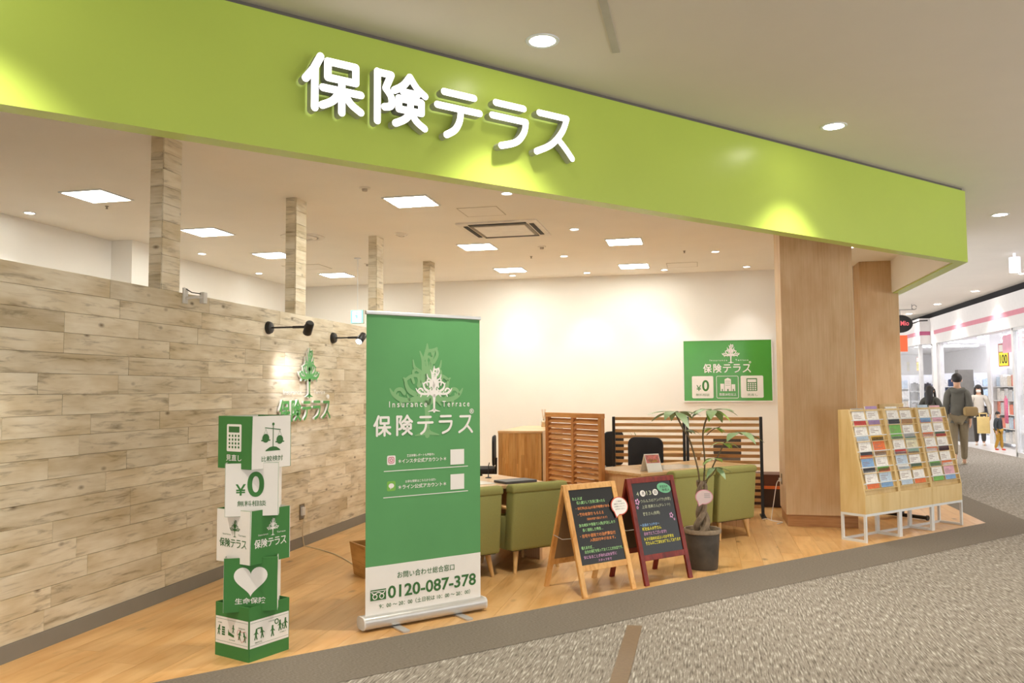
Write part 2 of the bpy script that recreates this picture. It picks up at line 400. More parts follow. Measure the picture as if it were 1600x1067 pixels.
def spot(name, loc, target, watt, ang, blend=.5, col='fdf9f6', r=.04, parent=None):
    l = bpy.data.lights.new(name, 'SPOT'); l.energy = watt; l.spot_size = R(ang); l.spot_blend = blend; l.shadow_soft_size = r
    l.color = lin(col)[:3]
    o = bpy.data.objects.new(name, l); COL.objects.link(o); o.location = loc
    d = Vector(target) - Vector(loc); o.rotation_euler = d.to_track_quat('-Z', 'Y').to_euler()
    if parent:
        bpy.context.view_layer.update(); o.parent = parent; o.matrix_parent_inverse = parent.matrix_world.inverted()
    return o

# ================================================================ STRUCTURE
CE = 3.45            # shop ceiling height
MC = 3.80            # mall ceiling height
XL = -3.875          # face of the wood-clad partition
YB = 13.8            # back wall
CF = -4.73           # wood floor edge (facade line)
def line_y(x, c): return (FN.x * x - c) / -FN.y * 1.0
def ly(x, c): return (FN.x * x - c) / (-FN.y)     # y on the facade line c at this x
K = (3.1, ly(3.1, CF))
# mall carpet
CARPET = carpet('grey_streak_carpet', '6c655d', '948d83', 'c4bfb6', 105, 10, .32, .70)
CARPET_D = carpet('dark_border_carpet', '655e55', '7a7267', '8d857a', 60, 260, .3, .7)
P0 = FP(-9, CF)
mb = MB(); mb.add([(P0.x, P0.y, 0), (-12, -12, 0), (6.75, -12, 0), (6.75, 60, 0), (3.1, 60, 0), (K[0], K[1], 0)], [(0,1,2,3,4,5)])
floor_mall = struct(mb.build('floor_mall', CARPET))
P1 = FP(-9, -4.16); K2 = (3.6, ly(3.6, -4.16))
mb = MB(); mb.add([(P0.x, P0.y, .002), (P1.x, P1.y, .002), (K2[0], K2[1], .002), (3.6, 60, .002), (3.1, 60, .002), (K[0], K[1], .002)], [(0,1,2,5), (2,3,4,5)])
b_o = mb.build('carpet_border', CARPET_D, floor_mall)
INLAY = mat('brown_floor_strip', '7a6449', .5, var=.08, scale=40)
mb = MB(); mb.box(-.50, -.405, -2, 5.47, -.004, .004); mb.build('joint_cover_strip', INLAY, floor_mall)
# wood floor: recessed base with planks on top
def clip(poly, a, b, c):      # keep a*x+b*y<=c
    out = []
    for i in range(len(poly)):
        p, q = poly[i], poly[(i+1) % len(poly)]; dp = a*p[0]+b*p[1]-c; dq = a*q[0]+b*q[1]-c
        if dp <= 0: out.append(p)
        if dp*dq < 0:
            t = dp/(dp-dq); out.append((p[0]+(q[0]-p[0])*t, p[1]+(q[1]-p[1])*t))
    return out
base = clip([(XL, -5), (3.1, -5), (3.1, YB), (XL, YB)], FN.x, FN.y, CF)
JOINT = mat('dark_joint', '8a5f35', .8)
mb = MB(); mb.prism(base, -.03, -.003)
floor = struct(mb.build('floor', JOINT))
rng = random.Random(3)
def plank_obj(poly, parent):
    cx = sum(p[0] for p in poly)/len(poly); cy = sum(p[1] for p in poly)/len(poly)
    k = MB(); k.prism([(p[1]-cy, -(p[0]-cx)) for p in poly], -.004, .004)
    me = k.mesh('plank', FLOORWOOD)
    o = bpy.data.objects.new('plank', me); COL.objects.link(o); o.parent = parent
    o.location = (cx, cy, -.0025); o.rotation_euler = (0, 0, R(90))
PW = .19; g = .0007; x = XL
while x < 3.1 - 1e-6:
    x1 = min(x + PW, 3.1); y = 2.0 - rng.uniform(0, 1.5)
    while y < YB:
        ln = rng.choice((1.45, 1.6, 1.8)); y1 = min(y + ln, YB)
        poly = clip([(x+g, y+g), (x1-g, y+g), (x1-g, y1-g), (x+g, y1-g)], FN.x, FN.y, CF)
        if len(poly) >= 3 and max(p[1] for p in poly) - min(p[1] for p in poly) > .03: plank_obj(poly, floor)
        y = y1
    x = x1
# side room floor beyond the partition
mb = MB(); mb.prism(clip([(-7.3, -3), (XL-.12, -3), (XL-.12, YB), (-7.3, YB)], FN.x, FN.y, CF), -.03, .001)
struct(mb.build('floor_side_room', mat('beige_vinyl', 'c8a578', .5)))

# ceilings
cpoly = clip([(-7.3, -5), (2.9, -5), (2.9, YB), (-7.3, YB)], FN.x, FN.y, CF - .08)
mb = MB(); mb.prism(cpoly, CE, CE + .05); ceiling = struct(mb.build('ceiling', CEIL))
mb = MB(); mb.box(-16, 14, -12, 60, MC, MC + .06); ceiling_mall = struct(mb.build('ceiling_mall', MALLCEIL))
mb = MB(); mb.box(-.545, -.495, 1.5, 5.46, MC - .006, MC + .001)
struct(mb.build('trim_5', mat('ceiling_slot', 'b9b4aa', .6)))

# walls
mb = MB(); mb.box(-7.4, 2.4, YB, YB + .15, 0, CE); struct(mb.build('wall_back', WHITE))
mb = MB(); mb.box(-7.4, -7.25, -2, YB, 0, CE); mb.box(-7.25, -6.95, 8.95, 9.75, 0, CE); struct(mb.build('wall_side_room', WHITE))
# fascia (L in plan): green outside, white lining inside
CFa = -4.71
Kf = (2.97, ly(2.97, CFa)); Ki = (2.83, ly(2.83, CFa - .13))
A0 = FP(-7, CFa); A1 = FP(-7, CFa - .13)
mb = MB(); mb.prism([(A0.x, A0.y), Kf, (2.97, YB), (2.83, YB), Ki, (A1.x, A1.y)], 2.95, 3.765)
wall_fascia = struct(mb.build('wall_fascia', GREEN_F))
mb = MB(); B0 = FP(-7, CFa - .132); B1 = FP(-7, CFa - .15); q0 = (2.828, ly(2.828, CFa - .132)); q1 = (2.81, ly(2.81, CFa - .15))
mb.prism([(B0.x, B0.y), q0, (2.828, YB), (2.81, YB), q1, (B1.x, B1.y)], 2.965, CE)
struct(mb.build('wall_fascia_lining', WHITE))
mb = MB(); B0 = FP(-7, CFa - .03); q0 = (2.94, ly(2.94, CFa - .03)); B1 = FP(-7, CFa - .1); q1 = (2.87, ly(2.87, CFa - .1))
mb.prism([(B0.x, B0.y), q0, (2.94, YB), (2.87, YB), q1, (B1.x, B1.y)], 3.765, MC)
struct(mb.build('trim_6', SHADOWGAP))
# wood-veneered columns of the building
def column(name, x0, x1, y0, y1):
    mb = MB(); mb.box(x0, x1, y0, y1, .13, CE); c = struct(mb.build(name, COLWOOD, bevel=.004))
    k = MB(); k.box(x0+.015, x1-.015, y0+.015, y1-.015, 0, .13); k.build('plinth', wood('plinth_wood', 'b98a58', 'ad7e4e', '97693c', 'X', 14, 2), c)
column('trim_7', .89, 1.655, 9.72, 10.45)
column('trim_8', 2.36, 2.905, 13.3, YB)
# wood-clad partition: core, planks, baseboard
Y0, Y1 = 2.78, 12.6; ROWS = 17; ZB, ZT = .10, 2.29; RH = (ZT - ZB) / ROWS; TH = .12
WCORE = mat('partition_core', '9a8a76', .9)
mb = MB(); mb.box(XL - TH + .012, XL - .012, Y0, Y1, 0, ZT - .002); wall_left = struct(mb.build('wall_left', WCORE))
PM = {}
def wplank(L, h, parent, loc, rz):
    k = (round(L, 3), round(h, 4))
    if k not in PM:
        b = MB(); b.box(-L/2 + .001, L/2 - .001, -.006, .006, -h/2 + .001, h/2 - .001); PM[k] = b.mesh('plank', WALLWOOD, bevel=.0015, seg=1)
    o = bpy.data.objects.new('plank', PM[k]); COL.objects.link(o); o.parent = parent; o.location = loc; o.rotation_euler = (0, 0, rz)
    return o
rng = random.Random(11)
for r in range(ROWS):
    z = ZB + (r + .5) * RH; y = Y0 - rng.choice((0, .3, .5, .7))
    while y < Y1 - .02:
        L = rng.choice((.7, .85, .95, 1.05, 1.15)); a = max(y, Y0); b = min(y + L, Y1)
        if b - a > .03: wplank(b - a, RH, wall_left, (XL - .006 + rng.uniform(-.0012, .0012), (a+b)/2, z), R(90))
        y += L
mb = MB(); mb.box(XL - TH, XL - .012, Y0, Y1, ZT - .002, ZT); mb.build('top_cap', WALLWOOD, wall_left)
mb = MB(); mb.box(XL, XL + .008, Y0, Y1, 0, ZB); struct(mb.build('baseboard_left', BASEB))
# posts on the partition
POST_W, POST_D = .215, .115
PLBL = ['wood-clad post nearest the shop front, running up behind the fascia', 'wood-clad post second from the shop front, beside the round air vent',
        'wood-clad post third from the shop front, right of the exit sign', 'slim-looking wood-clad post farthest from the shop front']
for i, yc in enumerate((5.43, 7.49, 9.57, 11.62)):
    t = thing('wood_clad_post', PLBL[i], 'post', (XL - POST_D/2, yc, ZT), R(90), 'posts on the wood-clad partition')
    b = MB(); b.box(-POST_W/2+.01, POST_W/2-.01, -POST_D/2+.01, POST_D/2-.01, 0, CE - ZT); b.build('core', WCORE, t)
    n = 9; h = (CE - ZT) / n
    for k in range(n):
        zc = (k + .5) * h
        wplank(POST_W, h, t, (0, -POST_D/2 + .006, zc), 0)
        wplank(POST_D - .012, h, t, (-POST_W/2 + .006, .006, zc), R(-90))
        wplank(POST_D - .012, h, t, (POST_W/2 - .006, .006, zc), R(90))
# mall side: pink-striped shop across the corridor
FX = 6.75
FARW = mat('far_shop_white', 'e4e2e2', .7, var=.02)
PINK = mat('pink_stripe', 'd58a9b', .6, var=.03)
DPINK = mat('magenta_stripe', 'bb5f86', .6, var=.03)
mb = MB(); mb.box(FX, 16, 10, 60, -.03, .004); struct(mb.build('floor_far_shop', mat('white_gloss_tile', 'ecebea', .25, var=.02)))
mb = MB(); mb.box(FX, FX + .3, 14, 27, 2.86, 3.64); mb.box(6.45, FX + .3, 27, 27.3, 2.86, 3.64); mb.box(6.45, 6.75, 27.3, 50, 2.86, 3.64)
hd = struct(mb.build('wall_far_header', FARW))
k = MB(); k.box(FX - .006, FX, 14, 26.6, 3.13, 3.245); k.build('stripe', PINK, hd)
k = MB(); k.box(6.45 - .006, 6.74, 26.994, 27, 3.13, 3.245); k.build('stripe', DPINK, hd)
k = MB(); k.box(6.444, 6.45, 27, 50, 3.13, 3.245); k.build('stripe', PINK, hd)
k = MB(); k.box(FX + .06, FX + .3, 14, 60, 3.64, MC); k.build('shadow_gap', mat('gap_black', '17161a', .9), hd)
mb = MB(); mb.box(11.2, 11.4, 10, 60, 0, MC); mb.box(6.75, 11.2, 44, 44.2, 0, MC); struct(mb.build('wall_far_shop', FARW))
mb = MB(); mb.box(FX + .3, 11.2, 10, 60, 3.2, 3.24); struct(mb.build('ceiling_far_shop', FARW))
FRAMEW = mat('white_window_frame', 'd9d9da', .4)
for i, (ya, yb2) in enumerate(((14, 18.6), (18.75, 20.4), (26.2, 27.0))):
    f = MB(); 
    for yy in (ya, yb2): f.box(FX + .02, FX + .12, yy - .06, yy + .06, .004, 2.86)
    f.box(FX + .02, FX + .12, ya, yb2, .004, .10); f.box(FX + .02, FX + .12, ya, yb2, 2.80, 2.86)
    wn = struct(f.build('window_%d' % (i+1), FRAMEW))
    g2 = MB(); g2.box(FX + .06, FX + .068, ya + .06, yb2 - .06, .10, 2.80); g2.build('pane', GLASS, wn)
f = MB(); 
for yy in (27.4, 30.5, 34): f.box(6.5, 6.6, yy - .06, yy + .06, .004, 2.86)
f.box(6.5, 6.6, 27.4, 34, .004, .1); wn = struct(f.build('window_4', FRAMEW))
g2 = MB(); g2.box(6.54, 6.548, 27.46, 33.94, .10, 2.86); g2.build('pane', GLASS, wn)
mb = MB(); mb.box(FX - .02, FX + .16, 26.35, 26.75, .004, 2.86); struct(mb.build('trim_9', FARW))
mb = MB(); mb.box(7.75, 8.05, 25.05, 25.35, .004, 3.2); struct(mb.build('trim_10', FARW))
# far end of the mall
mb = MB(); mb.box(-16, 6.45, 52, 52.2, 0, MC); struct(mb.build('wall_mall_end', FARW))

# ================================================================ CEILING FITTINGS
def panel_light(x, y, lab):
    t = thing('ceiling_panel_light', lab, 'light', (x, y, CE - .012), 0, 'square panel lights in the shop ceiling')
    h = .215; f = MB()
    for a, b, c, d in ((-h-.02, h+.02, -h-.02, -h), (-h-.02, h+.02, h, h+.02), (-h-.02, -h, -h, h), (h, h+.02, -h, h)): f.box(a, b, c, d, 0, .012)
    f.build('frame', WMETAL, t)
    f = MB(); f.box(-h, h, -h, h, .003, .010); f.build('diffuser', LIT, t)
for x, y, lab in ((-5.72, 6.84, 'square lit ceiling panel nearest the front, beyond the wood-clad partition'), (-5.74, 8.72, 'second square lit ceiling panel beyond the wood-clad partition, right of nearest post'),
    (-5.82, 10.45, 'third square lit ceiling panel beyond the partition, left of second post'), (-5.82, 12.5, 'farthest square lit ceiling panel beyond the partition, above the exit sign'),
    (-2.83, 7.82, 'square lit ceiling panel left of the air conditioner, nearest the front'), (-2.88, 10.53, 'square lit ceiling panel just behind the ceiling air conditioner'),
    (-2.93, 12.69, 'square lit ceiling panel near back wall, left of the middle'), (-.94, 10.65, 'square lit ceiling panel right of the air conditioner, nearer one'), (-.99, 12.8, 'square lit ceiling panel near back wall, right of the middle')):
    panel_light(x, y, lab)
def downlight(x, y, z, r, lab, group, watt, ang, target=None, col='fdf9f6', blend=.6, emat=None):
    t = thing('downlight', lab, 'light', (x, y, z), 0, group)
    f = MB(); f.lathe([(r*.86, 0), (r*.86, -.006), (r*1.08, -.008), (r*1.12, -.002), (r*1.12, 0)], 20); f.build('trim_ring', WMETAL, t, smooth=True)
    f = MB(); f.lathe([(r*.86, -.003), (0.0, -.0035)], 20); f.build('lens', emat or LITDL, t)
    if watt: spot('lamp', (x, y, z - .03), target or (x, y, 0), watt, ang, blend, col, r*.8, t)
    return t
SG = 'round downlights in the shop ceiling'
for x, y, wt, tg, lab in ((-1.80, 13.35, WASH_W, None, 'small downlight washing the back wall, left of three above poster side'), (-.55, 13.35, WASH_W, None, 'small downlight washing the back wall, just left of green poster'),
    (.72, 13.35, WASH_W, None, 'small downlight washing the back wall directly above green poster'), (-3.05, 13.35, WASH_W, None, 'small downlight at the back wall behind the last panel light'),
    (-1.82, 7.74, SHOP_DL_W, None, 'round downlight in front of the ceiling air conditioner'), (-1.45, 9.68, SHOP_DL_W, None, 'round downlight right of the ceiling air conditioner'),
    (-1.89, 11.6, SHOP_DL_W, None, 'round downlight behind the ceiling air conditioner, between panel lights'), (.26, 9.82, SHOP_DL_W, None, 'round downlight close under the fascia, left of veneer column'),
    (.22, 11.77, SHOP_DL_W, None, 'round downlight deep in the shop, left of veneer column'), (-6.95, 7.32, WASH_W*.9, None, 'round downlight at the far side wall, leftmost in view'),
    (-6.72, 10.09, WASH_W*.6, None, 'round downlight behind the nearest wood-clad post'), (-6.95, 12.0, WASH_W*.9, None, 'round downlight at the far side wall near the corner'),
    (2.0, 11.9, SHOP_DL_W*1.6, None, 'round downlight behind the veneer column beside the side fascia')):
    downlight(x, y, CE, .055, lab, SG, wt, 95 if wt < WASH_W*.5 else 74, tg)
MG = 'round downlights in the mall ceiling'
MDL = mat('lit_mall_downlight', 'ffffff', .5, emit=16, ecol='fff6e8', var=0)
mall = [(0, -4.2, 'mall downlight at the left end of the fascia'), (3.15, -4.2, 'mall downlight above the lit shop name'), (6.3, -4.2, 'mall downlight before the right half of the fascia')]
for s, c, lab in mall:
    p = FP(s, c); downlight(p.x, p.y, MC, .10, lab, MG, MALL_W, 92, col='fff6e8', emat=MDL, blend=.75)
for x, y, lab in ((3.87, 11.9, 'mall downlight right of the fascia corner'), (6.3, 21.2, 'mall downlight before the pink striped header, second in its row'), (6.25, 24.2, 'mall downlight before the pink striped header, third in its row'),
    (6.2, 27.1, 'mall downlight before the pink striped header, farthest in its row'), (6.3, 18.2, 'mall downlight before the pink striped header, at the picture edge')):
    downlight(x, y, MC, .10, lab, MG, MALL_BACK_W, 110, col='fff6ea', emat=MDL)
for s in (-1.5, 2.5, 6.5, 10.5):        # the mall lighting goes on behind the viewer
    for c in (-1.6, 1.6):
        p = FP(s, c)
        if p.x < 6.4 and not (p.y > 3 and c > 0 and p.x < 1):
            downlight(p.x, p.y, MC, .10, 'mall downlight over the carpet behind the viewpoint', MG, MALL_BACK_W, 120, col='fff4e4', emat=MDL)
t = thing('ceiling_air_conditioner', 'square ceiling air conditioner with dark air slots', 'air conditioner', (-2.25, 9.46, CE - .03))
h = .475; DSLOT = mat('slot_black', '1b1a18', .7); ACW = mat('air_conditioner_white', 'e7e2d8', .5)
f = MB(); f.box(-h, h, -h, h, .012, .03); f.build('panel', ACW, t)
f = MB(); f.box(-.30, .30, -.30, .30, 0, .012); f.build('intake_grille', ACW, t, bevel=.004)
for a, b, c, d in ((-.34, .34, -.415, -.365), (-.34, .34, .365, .415), (-.415, -.365, -.34, .34), (.365, .415, -.34, .34)):
    f = MB(); f.box(a, b, c, d, .006, .014); f.build('air_slot', DSLOT, t)
for a, b, c, d in ((-.335, .335, -.345, -.305), (-.335, .335, .305, .345), (-.345, -.305, -.335, .335), (.305, .345, -.335, .335)):
    f = MB(); f.box(a, b, c, d, .004, .0125); f.build('grille_joint', mat('slot_grey', '8b8172', .6), t)
def hatch(x, y, w, d, lab):
    t = thing('access_hatch', lab, 'hatch', (x, y, CE - .004))
    f = MB(); f.box(-w/2, w/2, -d/2, d/2, .001, .004); f.build('door', CEIL, t)
    f = MB()
    for a, b, c, e in ((-w/2-.008, w/2+.008, -d/2-.008, -d/2), (-w/2-.008, w/2+.008, d/2, d/2+.008), (-w/2-.008, -w/2, -d/2, d/2), (w/2, w/2+.008, -d/2, d/2)): f.box(a, b, c, e, 0, .004)
    f.build('frame', mat('hatch_frame', 'bdb4a4', .6), t)
hatch(-2.27, 8.47, .42, .42, 'flush square access hatch in front of the ceiling air conditioner')
hatch(-.26, 12.9, .45, .45, 'flush access hatch in the ceiling above the green poster')
hatch(-5.9, 10.0 + 1.6, .6, .45, 'flush access hatch beyond the partition between posts')
def vent(x, y, r, lab):
    t = thing('round_air_vent', lab, 'vent', (x, y, CE), 0)
    for i, (a, b, z) in enumerate(((r, r*.8, -.015), (r*.66, r*.48, -.03), (r*.36, .005, -.035))):
        f = MB(); f.lathe([(a, 0), (a, z*.5), (b, z), (b*.9, z*.6), (b*.9, 0)], 28); f.build('ring', ACW, t, smooth=True)
vent(-4.8, 9.31, .27, 'round ceiling air vent behind the second wood-clad post')
vent(-3.55, 9.45, .085, 'small round ceiling vent beside the third wood-clad post')
def detector(x, y, lab):
    t = thing('smoke_detector', lab, 'detector', (x, y, CE))
    f = MB(); f.lathe([(.055, 0), (.055, -.008), (.035, -.012)], 18); f.build('base', ACW, t)
    f = MB(); f.lathe([(.028, -.012), (.024, -.035), (0, -.038)], 14); f.build('head', mat('detector_grey', 'b3a899', .5), t)
for x, y, lab in ((-3.07, 7.19, 'ceiling smoke detector in front of the nearest panel light'), (-2.3+.25, 10.75, 'ceiling smoke detector behind the air conditioner'), (-4.87, 11.53, 'ceiling smoke detector beyond the partition near exit sign')):
    detector(x, y, lab)
def sprinkler(x, y, lab):
    f = MB(); f.lathe([(.018, 0), (.018, -.006), (.008, -.01), (.008, -.025), (.014, -.027), (.014, -.03)], 12)
    tag(f.build('sprinkler_head', mat('sprinkler_metal', '8a8175', .4, metal=.5), None, loc=(x, y, CE)), lab, 'sprinkler')
sprinkler(-5.94, 7.25, 'tiny sprinkler head beside the nearest panel light beyond partition'); sprinkler(-2.35, 11.5, 'tiny sprinkler head between two panel lights near back'); sprinkler(-.2, 11.6, 'tiny sprinkler head in front of the hatch above poster')
# hanging exit sign
EXG = mat('exit_green_lit', '5fd6b0', .5, emit=.9, ecol='7fe8c4', var=0); EXW = mat('exit_white_lit', 'ffffff', .5, emit=1.6, ecol='f2fff8', var=0)
t = thing('exit_sign', 'small green and white lit exit sign hanging beyond the partition', 'sign', (-4.8, 11.0, 2.50))
f = MB(); f.box(-.10, .10, -.02, .02, 0, .2); f.build('box', mat('exit_box', 'dfe7e2', .5), t, bevel=.005)
plate(t, rect(-.09, .09, .01, .19), EXG, -.0215, 'face'); plate(t, rect(-.065, .07, .02, .18), EXW, -.0225, 'doorway')
f = MB(); stroke(f, [(-.01, .12), (.0, .09)], .03, -.0235); stroke(f, [(.0, .09), (-.03, .05)], .014, -.0235); stroke(f, [(.0, .09), (.025, .06), (.02, .03)], .014, -.0235); stroke(f, [(-.01, .125), (.03, .1)], .012, -.0235); stroke(f, [(-.01, .125), (-.04, .1)], .012, -.0235); stroke(f, [(.0, .15), (.001, .151)], .026, -.0235)
f.build('running_figure', EXG, t)
f = MB(); f.tube([(0, 0, .2), (0, 0, CE - 2.50 - .01)], .006); f.build('rod', WMETAL, t); f = MB(); f.lathe([(.05, CE-2.5), (.05, CE-2.5-.012), (.01, CE-2.5-.02)], 14); f.build('rose', WMETAL, t)
# cylinder lamp in the mall
t = thing('cylinder_lamp', 'white cylinder lamp hanging under the mall ceiling at right', 'light', (5.2, 15.4, MC))
f = MB(); f.lathe([(.02, 0), (.02, -.06), (.085, -.07), (.085, -.32), (.08, -.325)], 20); f.build('housing', mat('lamp_white', 'e8e8ee', .4, emit=.5, ecol='e6e6ff', var=0), t, smooth=True)
f = MB(); f.lathe([(.078, -.326), (0, -.327)], 20); f.build('lens', MDL, t)
# far shop ceiling tubes
TUBE = mat('lit_tube', 'ffffff', .5, emit=FAR_E, ecol='f2f4ff', var=0)
for i in range(7):
    y = 16 + i*3.2
    t = thing('ceiling_tube_light', '%s long tube light from the front in far pink-striped shop' % ('first', 'second', 'third', 'fourth', 'fifth', 'sixth', 'seventh')[i], 'light', (8.9, y, 3.2), 0, 'tube lights in the far shop')
    f = MB(); f.box(-1.6, 1.6, -.05, .05, -.04, 0); f.build('tray', WMETAL, t); f = MB(); f.box(-1.55, 1.55, -.09, .09, -.05, -.04); f.build('tube', TUBE, t)

# ================================================================ SHOP SIGN ON THE FASCIA
t = thing('shop_sign', 'big white lit five-character shop name on the green fascia', 'sign', FP(0, CFa), FR)
for ch, a, b, z0, z1 in (('保', 1.70, 2.085, 3.205, 3.545), ('険', 2.15, 2.53, 3.20, 3.545), ('テ', 2.59, 2.955, 3.19, 3.535), ('ラ', 3.0, 3.37, 3.19, 3.535), ('ス', 3.385, 3.765, 3.195, 3.545)):
    f = MB(); kanji(f, ch, a, b, z0, z1, .047, -.015, .065, 0, 1); f.build('letter', [LITLETTER, LETTERSIDE], t)
# ================================================================ LOGO AND LAMPS ON THE PARTITION
WLG = mat('logo_green', '4f9f4f', .5, var=.02); LSIDE = mat('logo_side_white', 'f0efe8', .5, var=.02)
t = thing('wall_logo', 'raised green tree emblem and shop name on wood-clad partition', 'sign', (XL, 0, 0), R(90))
tree_logo(t, 7.63, 1.475, .49, WLG, -.012, .02, LSIDE, fat=1.25)
h = .20; n = 5
for i, ch in enumerate('保険テラス'):
    f = MB(); x0 = 7.03 + i*.222; kanji(f, ch, x0, x0 + .195, 1.245, 1.445, .027, -.012, .022, 0, 1); f.build('letter', [WLG, LSIDE], t)
f = MB(); text_into(f, 'Insurance', 7.13, 7.50, 1.50, 1.545, -.014, 0, .01); text_into(f, 'Terrace', 7.76, 8.02, 1.50, 1.545, -.014, 0, .01); f.build('lettering', LSIDE, t)
f = MB(); f.prism(disc(8.07, 1.475, .022), -.03, -.012, 'y'); f.build('registered_mark', LSIDE, t)
def arm_lamp(y, z, L, aim, lab, watt):
    t = thing('arm_spotlight', lab, 'spotlight', (XL, y, z), 0, 'arm spotlights on the partition')
    f = MB(); f.tube([(0, 0, 0), (.012, 0, 0), (.035, 0, 0), (.04, 0, 0)], [.06, .06, .05, .03], 18); f.build('wall_plate', BLACK, t, smooth=True)
    f = MB(); f.tube([(.03, 0, 0), (L, 0, 0)], .008, 10); f.build('arm', BLACK, t, smooth=True)
    f = MB(); f.tube([(L - .13, 0, 0), (L, 0, 0)], .012, 10); f.build('sleeve', BLACK, t)
    d = Vector(aim).normalized(); c = Vector((L + .03, 0, 0))
    f = MB(); f.ball((L + .01, 0, .005), .026); f.build('joint', BLACK, t, smooth=True)
    f = MB(); f.tube([c - d*.05, c - d*.04, c + d*.075, c + d*.08], [.03, .038, .04, .036], 18); hd = f.build('lamp_head', BLACK, t, smooth=True)
    f = MB(); f.tube([c + d*.0805, c + d*.0815], [.032, .032], 18); f.build('lens', mat('lit_spot_lens', 'ffffff', .4, emit=9, ecol='f4f7ff', var=0), hd)
    spot('lamp', Vector((XL, y, z)) + c + d*.1, Vector((XL, y, z)) + c + d*2, watt, 74, 1.0, 'fdf8ff', .03, t)
arm_lamp(6.86, 2.115, .38, (-.42, .42, -.62), 'black arm spotlight over the wall logo, head turned to wall', 14)
arm_lamp(8.22, 2.105, .31, (-.1, -.75, -.6), 'black arm spotlight beside the roll-up banner, lit lens showing', 8)
t = thing('wall_bracket', 'small white wall bracket with black wire at foot of nearest post', 'bracket', (XL, 5.60, 2.22))
f = MB(); f.box(0, .012, -.03, .03, -.01, .11); f.build('plate', LGREY, t, bevel=.003)
f = MB(); f.tube([(.01, 0, .03), (.06, .06, .045), (.075, .12, .05)], .012, 8); f.build('arm', LGREY, t, smooth=True)
f = MB(); f.box(.055, .095, .11, .16, 0, .09); f.build('clamp', LGREY, t, bevel=.005)
f = MB(); f.tube([(.005, -.01, .11), (.03, .05, .08), (.07, .12, .075)], .004, 6); f.build('wire', BLACK, t)
t = thing('wall_socket', 'recessed wall socket with white plug low on the partition', 'socket', (XL, 7.55, .27))
f = MB(); f.box(.0, .006, -.05, -.04, 0, .15); f.box(.0, .006, .04, .05, 0, .15); f.box(0, .006, -.04, .04, 0, .01); f.box(0, .006, -.04, .04, .14, .15); f.build('frame', mat('bronze_frame', '8c7a5c', .4, metal=.3), t)
f = MB(); f.box(0, .003, -.04, .04, .01, .14); f.build('face', GREY, t)
for yy in (-.016, .016):
    f = MB(); f.box(.003, .03, yy - .01, yy + .01, .04, .12); f.build('plug', PWHITE, t, bevel=.004)
f = MB(); f.tube(smooth_line([(XL+.03, 7.55, .30), (XL+.022, 7.53, .16), (XL+.02, 7.565, .02), (XL+.03, 7.585, .006), (XL+.5, 7.25, .006), (-2.92, 6.74, .006)]), .0055, 6)
tag(f.build('power_cord', mat('beige_cord', 'cdbfa2', .6)), 'thin beige cord from wall socket across floor to planter box', 'cord')

# ================================================================ ROLL-UP BANNER
t = thing('roll_up_banner', 'tall green roll-up banner stand with white tree emblem', 'banner', (-2.093, 4.955, 0), FR)
cas = flat_round(0.0, .115, .012, .092, .03)
f = MB(); f.prism([(p[0], p[1]) for p in cas], 0, .90, 'x'); f.build('cassette', ALU, t, smooth=True)
for xa in (-.012, .90):
    f = MB(); f.prism(cas, xa, xa + .012, 'x'); f.build('end_cap', mat('cap_grey', 'd3d2cf', .4), t)
for xa in (.19, .66):
    f = MB(); f.prism(flat_round(xa, xa + .055, -.14, .2, .02), .002, .012, 'z'); f.build('foot', ALU, t)
# fabric with faint vertical waves
def wavy(x, z): return .052 + .0014*math.sin(x*22 + z*.8)
def fabric(x0, x1, za, zb, m, name, off=0, nx=40, nz=10, zslope=0):
    f = MB(); vs = []; fs = []
    for j in range(nz+1):
        for i in range(nx+1):
            x = x0 + (x1-x0)*i/nx; z = za + (zb-za)*j/nz; vs.append((x, wavy(x, z) + off, z))
    for j in range(nz):
        for i in range(nx): a = j*(nx+1)+i; fs.append((a, a+1, a+nx+2, a+nx+1))
    f.add(vs, fs); n0 = len(vs); f.add([(v[0], v[1]+.0015, v[2]) for v in vs], [q[::-1] for q in fs])
    return f.build(name, m, t, smooth=True)
fabric(.018, .888, .085, .398, PWHITE, 'white_panel'); fabric(.018, .888, .398, 2.035, BGREEN, 'green_panel')
f = MB(); f.prism(flat_round(.042, .066, 2.025, 2.052, .008), .012, .894, 'x'); f.build('top_rail', ALU, t)
f = MB(); f.tube([(.45, .075, .09), (.45, .075, 2.03)], .009); f.build('support_pole', ALU, t)
YP = .0498
tree_logo(t, .465, 1.225, .62, BGREEN2, YP + .0005, name='pale_tree_emblem', fat=1.15)
tree_logo(t, .518, 1.385, .31, PWHITE, YP, fat=1.1)
ptext(t, 'I n s u r a n c e', .18, .462, 1.418, 1.458, PWHITE, YP, .008); ptext(t, 'T e r r a c e', .583, .80, 1.416, 1.456, PWHITE, YP, .008)
shop_name(t, .07, .83, 1.232, 1.365, PWHITE, YP, .12)
ptext(t, '®', .80, .835, 1.365, 1.40, PWHITE, YP, .01)
plate(t, flat_round(.166, .228, 1.042, 1.103, .01), PWHITE, YP, 'icon_tile'); 
f = MB(); IGP = mat('icon_pink', 'cf5f7c', .5)
stroke(f, flat_round(.178, .216, 1.054, 1.092, .01, 3) + [(.206, 1.054)], .005, YP - .001); stroke(f, disc(.197, 1.073, .0095, 12) + [(.2065, 1.073)], .005, YP - .001); f.build('camera_icon', IGP, t)
ptext(t, '来店体験レポートも更新中♪', .31, .52, 1.088, 1.106, PWHITE, YP, .012); ptext(t, '＊インスタ公式アカウント＊', .248, .612, 1.048, 1.077, PWHITE, YP, .02)
plate(t, rect(.645, .755, 1.018, 1.122), PWHITE, YP, 'blank_white_square')
